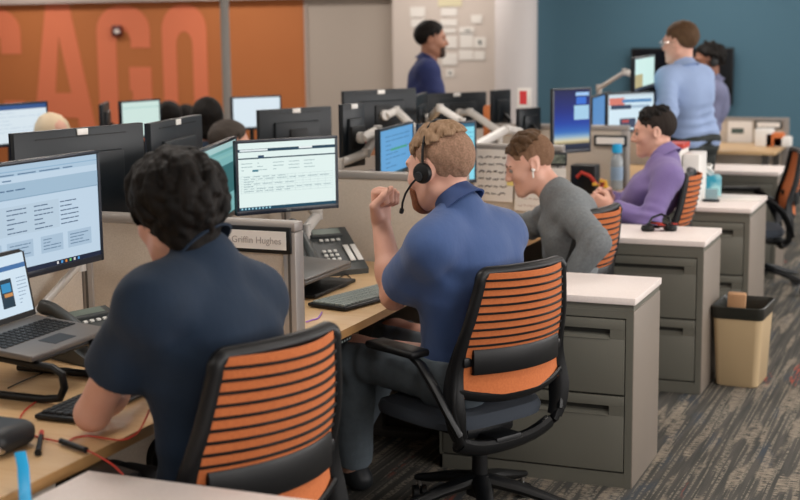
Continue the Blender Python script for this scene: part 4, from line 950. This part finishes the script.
monitor('small dark monitor back under the red and white card', *P2(516.5, 108.5, 8.3, 538, 107.5, 8.45), .16, False, foot=True, vesa=False)
g = MB(); a = at(518, 137, 7.9); b = at(507, 128, 7.9)
t = thing('display_support', 'pale folded display support arm behind the pinned paper', 'display support', at(476, 146, 7.4)); o0 = t.location
g.tube([Vector((0, 0, 0)), at(505, 130, 7.8)-o0], .022, M_arm, 10, flat=(.8, 1.2)); g.build('arm_link', t); g = MB(); g.cyl((0, 0, 0), (0, 0, ZD-o0.z), .018, M_arm); g.build('post', t); g = MB(); g.tube([at(505, 130, 7.8)-o0, at(520, 133, 7.9)-o0], .03, M_arm, 10); g.build('arm_head', t)
t = thing('table_card', 'red and white tent card standing in front of the white column', 'card', at(524.5, 107.8, 8.4)); g = MB(); g.box((0, 0, .06), (.085, .02, .12), M_white, .002); g.build('card', t); g = MB(); g.box((-.005, -.011, .062), (.045, .002, .08), mat('card_red', '#d23a40', .6)); g.build('red_print', t)
g = MB(); g.box((0, 0, .24), (.055, .06, .48), mat('orange_card', '#c9743f', .7), .02); o = g.build('carton'); q = at(488, 112, 8.75); o.location = (q.x, q.y, ZD); tag(o, 'tall orange carton between the dark monitors', 'box'); 
t = thing('paper_roll', 'pink rolled cloth on a desk behind the portrait monitor back', 'cloth', at(372, 143, 6.9)); g = MB(); g.tube([(-.05, 0, 0), (0, .0, .02), (.06, 0, -.005)], [.03, .038, .026], mat('pink_cloth', '#d8506a', .8), 12); g.build('roll', t); g = MB(); g.box((.02, 0, -.04), (.1, .06, .04), mat('peach_card', '#e2ab8a', .8), .01); g.build('pad', t)
t.name = 'rolled_cloth'
# screens in front of the orange wall
monitor('pale lit monitor at the picture\'s left edge before the orange wall', *P2(-14, 104, 7.6, 47, 102, 8.0), .24, True, [(0, 0, 1, .12, '#3a5f9a', .7)]+textrows(.1, .2, .9, 6, .1, '#b5c8d8', 70, .015, .85, 4), '#d9e6ee', foot=True)
monitor('mint lit monitor below the letter G', *P2(120, 100, 8.9, 160, 100, 9.2), .25, True, [(0, .15, 1, .18, '#a8cfc8')], '#cfe6df', foot=True)
monitor('white lit monitor at the foot of the grey post', *P2(231, 96, 9.0, 281, 96, 9.2), .22, True, [], '#dbe9f2', foot=True)
monitor('dark thin portrait monitor edge beside the cream cap', *P2(99, 103, 8.8, 106, 103, 9.2), .22, False, foot=True, vesa=False)
for i, (px, py, w) in enumerate(((-14, 137, 7.8), (20, 137, 8.0))): pass
def far_desk(x0, x1, y0, y1, label):
    t = thing('desk', label, 'desk', ((x0+x1)/2, (y0+y1)/2, 0), 0, 'beech topped desks'); X, Y = (x1-x0)/2, (y1-y0)/2
    g = MB(); g.b2((-X, -Y, ZD-.028), (X, Y, ZD), M_wood, .003); g.build('worktop', t)
    for sx in (-1, 1):
        for sy in (-1, 1): g = MB(); g.b2((sx*(X-.08)-.025, sy*(Y-.08)-.025, 0), (sx*(X-.08)+.025, sy*(Y-.08)+.025, ZD-.028), M_raild); g.build('leg', t)
far_desk(-7.2, -5.15, 6.0, 6.9, 'wide desk across the aisle beneath the wall letters'); far_desk(-5.7, -3.75, 7.7, 8.6, 'desk under the mint lit monitor')
# papers on the pier wall
pp = [(410, 7, 425, 17), (411, 19, 425, 27), (441, 8, 457, 16), (440, 19, 457, 26), (442, 28, 456, 33), (441, 36, 457, 48), (442, 53, 457, 65), (446, 69, 454, 77), (471, 15, 482, 23), (459, 27, 474, 34), (460, 33, 473, 48), (459, 50, 473, 60), (474, 37, 486, 48), (474, 51, 485, 60)]
wh = ['near the top left', 'under the topmost left sheet', 'under the cream heading strip', 'third of the centre column', 'short one in the centre column', 'beside the standing man\'s nose', 'beside the standing man\'s chin', 'lowest with a grey figure', 'alone at the upper right', 'wide with a small drawing', 'largest of the right cluster', 'bottom left of the right cluster', 'with a dark tree-like drawing', 'bottom right of the right cluster']
for (a, b, c, d), s in zip(pp, wh): sheet_of(a, b, c, d, YB-.26, 'white paper taped on the pier wall, '+s, 0, group='papers on the pier wall', ink='#59605f', blob=(0, 0, .25, .4) if 'tree' in s or 'figure' in s else ((.1, 0, .4, .2) if 'drawing' in s else None))
sheet_of(438, -1, 462, 6, YB-.26, 'cream heading strip above the papers on the pier wall', 0, mat('cream_card', '#d8cfae', .8), name='heading_strip')
# television on the blue wall
a = atY(632, 48, YB-.06); b = atY(733, 105, YB-.06); t = thing('television', 'large switched-off television on the blue wall behind two standing men', 'television', ((a.x+b.x)/2, YB-.085, (a.z+b.z)/2)); w, h = b.x-a.x, a.z-b.z
g = MB(); g.box((0, 0, 0), (w, .05, h), M_blk, .008); g.build('shell', t); g = MB(); g.box((0, -.027, 0), (w-.04, .004, h-.04), mat('tv_glass', '#0a0f16', .15)); g.build('screen', t); g = MB(); g.box((0, .035, 0), (.4, .05, .3), M_raild); g.build('wall_bracket', t)
monitor('bright thin monitor on a pale arm in front of the television', *P2(634.5, 55.5, 8.1, 654.5, 56.5, 8.9), .20, True, [(.0, .55, .4, 1, '#b5a878')], '#cfeee8', arm=[at(625, 72, 8.8), at(599, 88, 9.4)])
# partition and clutter behind the empty chair
t = thing('cubicle_divider', 'low divider with pinned sheets in front of the blue wall, behind the empty chair', 'divider', (0, 0, 0), 0, 'cubicle dividers'); Yp = 11.7; a = atY(724, 117, Yp); b = atY(788, 160, Yp); t.location = (b.x, Yp, 0)
L = b.x-a.x+.6; g = MB(); g.b2((-L, -.02, .05), (-.03, .02, a.z-.02), M_fab); g.build('fabric_panel', t); g = MB(); g.b2((-L, -.03, a.z-.03), (0, .03, a.z), M_rail); g.build('top_rail', t); g = MB(); g.b2((-.04, -.03, 0), (0, .03, a.z-.03), M_rail); g.build('post', t)
sheet_of(728, 121, 752, 143, Yp-.03, 'pinned sheet with a dark sketch on the far divider', 0, ink='#4b5a55', blob=(-.1, .05, .5, .25)); small_plate(755, 120.5, 782, 129, Yp-.032, 'long framed plate on the far divider near the blue wall'); sheet_of(762, 130, 774, 137, Yp-.03, 'small white slip on the far divider', 0, name='paper_slip')
far_desk(b.x-1.4, b.x-.0, Yp-.85, Yp-.05, 'desk against the far divider')
for k, (px, m, lb) in enumerate(((761, M_white, 'white box on the far desk'), (772, M_org, 'orange packet on the far desk'), (780, M_white, 'pale tray on the far desk'))):
    p = atZ(px, 148, ZD); g = MB(); g.box((0, 0, .07-.015*k), (.14, .12, .14-.03*k), m, .01); o = g.build('storage_box'); o.location = (p.x, Yp-.35, ZD); tag(o, lb, 'box')
place_chair(-1.755, 2.88, math.radians(73), 'orange-backed chair of the dark-haired person, closest to the camera', 1.05, True)
place_chair(-1.58, 4.39, math.radians(62), 'orange-backed chair of the headset wearer, its whole back in view', .99)
place_chair(-1.74, 5.89, math.radians(78), 'orange-backed chair behind the grey sweater', .97)
place_chair(-1.63, 7.14, math.radians(97), 'orange-backed chair under the purple-shirt person', 1.0)
place_chair(-1.28, 8.98, math.radians(106), 'empty orange-backed chair seen edge-on near the far cabinet', .96)
# ---------------------------------------------------------------- people
V3 = lambda v: np.array(v, float)
def posed(H, az, stand=False, lean=.12, half=.175, **kw):
    f = V3((-math.sin(az), math.cos(az), 0)); l = V3((-math.cos(az), -math.sin(az), 0)); z = V3((0, 0, 1)); H = V3(H)
    J = dict(head=H, neck=H-f*.035-z*.165, fwd=f); J['shL'] = J['neck']+l*half-z*.055-f*.005; J['shR'] = J['neck']-l*half-z*.055-f*.005
    J['pelvis'] = H-f*lean-z*(H[2]-.57) if not stand else H-f*(lean*.5)-z*(H[2]*.43)
    if 'pelvis' in kw: J['pelvis'] = V3(kw['pelvis'])
    for n, s in (('L', 1), ('R', -1)):
        J['hip'+n] = J['pelvis']+l*s*.09-z*.02
        if stand: J['kn'+n] = J['hip'+n]-z*(J['hip'+n][2]-.50)+l*s*.02+f*.02; J['an'+n] = J['kn'+n]-z*.41-f*.02
        else: J['kn'+n] = J['hip'+n]+f*.41+l*s*.05+z*(.52-J['hip'+n][2]); J['an'+n] = J['kn'+n]-z*(J['kn'+n][2]-.09)+f*.02
        J['el'+n] = J['sh'+n]-z*.27+f*.08+l*s*.04; J['wr'+n] = J['el'+n]+f*.24-l*s*.06+z*.0
    for k, v in kw.items(): J[k] = V3(v) if k not in ('bulk', 'cuff', 'nk', 'nl') else v
    if 'shL' in kw or 'shR' in kw or 'fwd' in kw: pass
    return J
M_hblk = mat('black_hair', '#060505', .65, spec=.22, var=(60, '#16100c', .2, (1, 1, .2)), bump=(130, .6, .003, (1, 1, .25)))
M_hbrn = mat('brown_hair', '#4f3a28', .7, spec=.25, var=(90, '#5e4630', .2, (1, 1, .3)), bump=(160, .6, .002, (1, 1, .3)))
M_hfade = mat('brown_fade_hair', '#6f5440', .8, spec=.2, var=(160, '#8a6a54', .25), bump=(260, .4, .001)); M_hdk = mat('dark_fade_hair', '#2c2521', .8, spec=.2)
M_hstr = mat('strawberry_blond_hair', '#9b8068', .75, spec=.25, var=(110, '#82684f', .2, (1, 1, .3)), bump=(160, .6, .002, (1, 1, .3)))
M_fade = mat('cropped_hair', '#7d6350', .8, spec=.2, var=(160, '#a5836f', .25), bump=(220, .5, .0015))
M_beard = mat('ginger_beard', '#8a5230', .7, var=(120, '#6e3f25', .2), bump=(200, .6, .002))
M_navy = mat('navy_jersey', '#071d31', .85, var=(5, '#092640', .3), bump=(30, .3, .006, (1, 1, .5)), sheen=.05)
M_blu = mat('denim_blue_polo', '#3d588a', .8, var=(7, '#365082', .3), bump=(38, .35, .005, (1, 1, .5)), sheen=.2)
M_blucol = mat('denim_blue_collar', '#2f4676', .8)
M_grey = mat('grey_marl_knit', '#7b8083', .85, var=(90, '#6c7174', .2), bump=(45, .35, .004))
M_purp = mat('violet_cotton', '#76649c', .7, bump=(34, .35, .005), sheen=.2)
M_lblu = mat('light_blue_cotton', '#93a9d0', .75, bump=(30, .3, .006))
M_lgry = mat('grey_lilac_cotton', '#6e7290', .8, bump=(30, .3, .006))
M_nvy2 = mat('dark_navy_polo', '#1d2a5e', .8, bump=(30, .3, .005))
M_trg = mat('slate_trousers', '#66717a', .85, var=(30, '#58636b', .3), bump=(40, .5, .005, (1, 1, .4)))
M_trb = mat('black_trousers', '#14161a', .85, bump=(40, .4, .004)); M_trk = mat('dark_green_grey_trousers', '#2a302f', .85)
D_ = math.radians
def headset(label, root_c, R, sc, side=-1, mic=True):
    o = np.array(root_c); T = lambda *p: Vector(o+R@(np.array(p)*sc)); t = thing('headset', label, 'headset', T(0, 0, .12)); l = t.location
    g = MB(); pts = []
    for k in range(21):
        a = -PI*.03+PI*1.06*k/20; pts.append(T(.093*math.cos(a), -.008, .005+.132*math.sin(a))-l)
    g.tube(pts, .0055*sc, M_blk, 8, flat=(1.6, .7)); g.build('headband', t)
    for s in (-1, 1):
        c = T(s*.093, -.005, -.004)-l; ax = Vector(R@np.array((s, 0, 0)))
        g = MB(); g.tube([c-ax*.006, c-ax*.004, c+ax*.004, c+ax*.012, c+ax*.017], [.024*sc, .029*sc, .030*sc, .027*sc, .016*sc], M_blk, 22); g.build('ear_cup', t)
    if mic:
        s = side; g = MB(); g.tube([T(s*.104, .0, -.01)-l, T(s*.115, .022, -.03)-l, T(s*.118, .045, -.055)-l, T(s*.112, .064, -.08)-l, T(s*.1, .078, -.1)-l], .0032*sc, M_blk, 8); g.build('mic_boom', t)
        g = MB(); g.tube([T(s*.1, .078, -.1)-l, T(s*.094, .086, -.108)-l], .0065*sc, M_blk, 10); g.build('microphone', t)
        g = MB(); g.cyl(T(s*.1, .0, -.01)-l, T(s*.113, .0, -.012)-l, .013*sc, M_blk2); g.build('boom_joint', t)
    return t
# the dark-haired person at the front desk
H1 = V3(at(176, 215, 3.31))
J1 = posed(H1, D_(68), nl=.05, neck=at(203, 257, 3.30), shL=at(148, 304, 3.14), shR=at(258, 298, 3.45), pelvis=(-1.66, 2.90, .55), elL=(-1.93, 2.72, .785), wrL=(-1.98, 3.02, .84), elR=(-1.76, 3.2, .84), wrR=(-1.98, 3.3, .80), bulk=1.06)
person('dark-haired person in a navy polo leaning on the front desk, seen from behind', J1, (D_(66), D_(-14), 0, 1.07), ('long', M_hblk, dict(thick=.024, vol=320, seed=4, res=.0032)), ('polo', M_navy, .56), M_trb, M_skin, collar=(M_navy, 1.0), hands={'L': dict(curl=.3, n=(0, 0, 1), t=(-.5, 0, 0)), 'R': dict(curl=.3, n=(0, 0, 1), t=(-.3, -.5, 0))}, brows=M_hblk)
# the headset wearer
H2 = V3(at(440, 169, 4.60))
J2 = posed(H2, D_(68), nk=1.06, neck=at(459, 208, 4.58), shL=at(430, 248, 4.46), shR=at(502, 234, 4.76), pelvis=(-1.54, 4.38, .55), elL=at(394, 296, 4.72), wrL=at(381, 222, 4.78), elR=(-1.60, 4.80, .82), wrR=(-1.80, 4.88, .79), bulk=1.17)
J2['knL'] = V3((-1.98, 4.38, .55)); J2['knR'] = V3((-1.95, 4.68, .55)); J2['anL'] = V3((-2.05, 4.52, .10)); J2['anR'] = V3((-2.2, 4.78, .10))
r2, R2 = person('bearded person in a blue polo with a raised fist, wearing a headset', J2, (D_(76), D_(-8), 0, 1.16), ('short', M_fade, dict(thick=.004, seed=6, res=.0028)), ('polo', M_blu, .72), M_trg, M_skin, beard=(M_beard, .007), collar=(M_blucol, 1.02), brows=M_hstr,
    hands={'L': dict(curl=1.22, n=(-.9, .42, .1), t=(.3, -1, 0), d=(.06, -.05, 1), sc=1.2), 'R': dict(curl=.35, n=(0, 0, 1), t=(-.4, -.3, 0))})
hair_obj(H2, R2, 1.15, 'top', M_hstr, r2, thick=.010, vol=260, seed=9, res=.003, name='hair_top')
headset('black headset with a mic boom on the bearded person in the blue polo', H2, R2, 1.16, -1)
# grey sweater
H3 = V3(at(530, 164, 6.08))
J3 = posed(H3, D_(98), nl=.06, neck=at(556, 193, 6.06), shL=at(570, 210, 5.92), shR=at(564, 203, 6.24), pelvis=(-1.58, 5.84, .56), elL=at(596, 242, 5.72), wrL=at(572, 276, 5.78), elR=(-1.82, 6.02, .80), wrR=(-2.05, 5.98, .79), bulk=1.03)
r3, R3 = person('person in a grey long-sleeved sweater bending forward, one hand on the hip', J3, (D_(113), D_(-22), 0, 1.08), ('short', M_hfade, dict(thick=.003, seed=11), M_hbrn, dict(thick=.009, seed=12, vol=90)), ('sweater', M_grey, 'long'), M_trg, M_skin, brows=M_hbrn,
    hands={'L': dict(curl=.5, n=(0, -1, 0), t=(-1, 0, .2)), 'R': dict(curl=.3, n=(0, 0, 1), t=(-.2, -.6, 0))})
T3 = lambda *p: Vector(H3+R3@(V3(p)*1.08)); g = MB(); c = T3(-.089, .0, -.012); g.tube([c, T3(-.092, .006, -.018)], .008, M_white, 12); g.tube([T3(-.092, .006, -.018), T3(-.09, .014, -.045)], [.0045, .0035], M_white, 10); tag(g.build('earbud'), 'white wireless earbud in the ear of the grey-sweater person', 'earbud')
# purple shirt
H4 = V3(at(654, 132, 7.2))
J4 = posed(H4, D_(97), neck=at(665, 158, 7.16), shL=at(668, 177, 7.0), shR=at(664, 172, 7.34), pelvis=(-1.73, 7.2, .57), elL=at(648, 223, 6.95), wrL=at(611, 207, 7.05), elR=at(640, 212, 7.42), wrR=at(609, 198, 7.28), bulk=.98)
r4, R4 = person('person in a purple shirt with clasped hands, looking at a screen', J4, (D_(104), D_(-8), 0, 1.06), ('short', M_hdk, dict(thick=.005, seed=13), M_hblk, dict(thick=.008, seed=14, vol=90)), ('shirt', M_purp, 'long'), M_trb, M_skin, collar=(M_purp, 1.0), brows=M_hblk,
    hands={'L': dict(curl=.6, n=(-.3, -1, .1), t=(0, 0, 1)), 'R': dict(curl=.7, n=(-.2, 1, .1), t=(0, 0, 1))})
# standing persons
H5 = V3(at(432, 40, 10.0))
J5 = posed(H5, D_(-66), True, bulk=1.05)
r5, R5 = person('standing person in a navy polo facing right before the pinned papers', J5, (D_(-70), D_(-3), 0, 1.05), ('short', M_hblk, dict(thick=.018, seed=17)), ('polo', M_nvy2, .8), M_trb, M_skin2, collar=(M_nvy2, 1.0), res=.008, hres=.0035, beard=(mat('black_stubble', '#3a2a22', .8), .0025), brows=M_hblk)
H6 = V3(at(680, 43, 8.7))
J6 = posed(H6, D_(62), True, lean=-.1, bulk=1.04, pelvis=at(693, 138, 8.85))
J6['elL'] = V3(at(668, 112, 8.45)); J6['elR'] = V3(at(704, 112, 8.9)); J6['wrL'] = V3(at(640, 110, 8.75)); J6['wrR'] = V3(at(660, 112, 9.1))
r6, R6 = person('standing person in a light blue shirt and glasses, seen from behind', J6, (D_(74), D_(-6), 0, 1.07), ('short', M_hbrn, dict(thick=.012, seed=19)), ('shirt', M_lblu, 'long'), M_trk, M_skin, collar=(M_lblu, 1.0), res=.008, hres=.0035, brows=M_hbrn)
H7 = V3(at(708, 62, 10.4))
J7 = posed(H7, D_(112), True, lean=-.08, bulk=.98)
r7, R7 = person('standing person in a grey-lilac shirt with glasses and headset, behind the light blue shirt', J7, (D_(122), D_(-6), 0, 1.08), ('short', M_hblk, dict(thick=.02, seed=23, vol=60)), ('shirt', M_lgry, 'long'), M_trb, M_skin3, collar=(M_lgry, 1.0), res=.008, hres=.0035, beard=(mat('black_beard', '#1a1411', .8), .004), brows=M_hblk)
headset('black headset with a silver-looking cup on the person behind the light blue shirt', H7, R7, 1.08, 1)
def glasses(label, H, R, sc, m):
    T = lambda *p: Vector(V3(H)+R@(V3(p)*sc)); o0 = T(0, .11, .005); t = thing('glasses', label, 'glasses', o0)
    g = MB()
    for s in (-1, 1): g.tube([T(s*.033+.021*math.cos(a), .108-abs(s*.033+.021*math.cos(a))*.12, .004+.017*math.sin(a))-o0 for a in np.linspace(0, 2*PI, 17)[:-1]], .0022, m, 6, closed=True)
    g.tube([T(-.012, .108, .006)-o0, T(.012, .108, .006)-o0], .002, m, 6); g.build('frame', t)
    for s in (-1, 1): g = MB(); g.tube([T(s*.056, .1, .006)-o0, T(s*.083, .06, .008)-o0, T(s*.087, -.01, .008)-o0], .002, m, 6); g.build('temple', t)
glasses('thin glasses on the person in the light blue shirt', H6, R6, 1.07, M_chrome); glasses('dark glasses on the person behind the light blue shirt', H7, R7, 1.08, M_blk)
# seated persons beyond the spine, mostly hidden
def far_person(px, py, w, az, label, hair, shirt, skin, cap=None, style='short', vol=0, pitch=-8, sc=1.08):
    H = V3(at(px, py, w)); J = posed(H, D_(az)); 
    r, R = person(label, J, (D_(az), D_(pitch), 0, sc), (style, hair, dict(thick=.016, vol=vol, seed=int(px)+1, res=.004)) if hair else None, ('shirt', shirt, .75), M_trb, skin, res=.009, hres=.005, eyes=False)
    if cap:
        g = MB(); g.lathe([(.104, -.03), (.11, 0), (.112, .03), (.1, .07), (.066, .112), (.02, .132), (.001, .134)], cap, n=26); o = g.build('knitted_cap', r); o.location = Vector(H)+Vector((0, 0, .02))-r.location; o.rotation_euler = (D_(pitch), 0, D_(az))
far_person(207, 121, 8.4, 40, 'seated person with black hair in a navy top beyond the glossy dark monitor', M_hblk, M_navy, M_skin3, style='long')
far_person(231, 145, 7.9, -60, 'seated dark-haired person just above the teal monitor', mat('grey_brown_hair', '#3c332d', .7), M_nvy2, M_skin)
far_person(52, 139, 8.0, 70, 'seated person in a cream knitted cap behind the very large monitor back', None, M_grey, M_skin, cap=mat('cream_knit', '#d8c3a5', .9, bump=(200, .5, .002)))
far_person(169, 120, 10.5, 40, 'distant seated person with black hair right of the mint monitor', M_hblk, M_trb, M_skin3)
far_person(186, 122, 11.3, 40, 'most distant seated person, a small dark head by the letter O', M_hblk, M_trb, M_skin3)
# ---------------------------------------------------------------- light and camera
def area(name, loc, rot, size, power, col, sy=None):
    L = bpy.data.lights.new(name, 'AREA'); L.energy = power; L.color = col; L.shape = 'RECTANGLE'; L.size = size; L.size_y = sy or size
    o = bpy.data.objects.new(name, L); C.objects.link(o); o.location = loc; o.rotation_euler = rot; return o
for i, x in enumerate((-10.5, -7.8, -5.1, -2.4, .3)):
    for j, y in enumerate((.4, 3.6, 6.8, 10.0, 13.0)):
        area('ceiling_lamp', (x, y, 2.77), (0, 0, 0), 1.2, 21 if y < 9 else 26, (1.0, .93, .86), .35)
for y in (1.0, 4.5, 8.0, 11.5):
    area('window_daylight', (3.15, y, 1.65), (0, math.radians(90), 0), 1.6, 75, (1.0, .95, .91), 2.8)
W = bpy.data.worlds.new('world'); bpy.context.scene.world = W; W.use_nodes = True; W.node_tree.nodes['Background'].inputs[0].default_value = (.7, .8, 1, 1); W.node_tree.nodes['Background'].inputs[1].default_value = .3
cam = bpy.data.cameras.new('camera'); co = bpy.data.objects.new('camera', cam); C.objects.link(co)
cam.sensor_width = 36; cam.sensor_fit = 'HORIZONTAL'; cam.lens = FPX/800*36; cam.clip_end = 60
M = Matrix((CR, CU, -_f)).transposed().to_4x4(); M.translation = CP; co.matrix_world = M
cam.dof.use_dof = True; cam.dof.focus_distance = 4.5; cam.dof.aperture_fstop = 3.0
sc = bpy.context.scene; sc.camera = co
sc.view_settings.view_transform = 'Standard'; sc.view_settings.look = 'None'; sc.view_settings.gamma = 1; sc.view_settings.exposure = .12
try: sc.view_settings.use_curve_mapping = False
except Exception: pass
sc.cycles.use_denoising = True; sc.cycles.max_bounces = 8
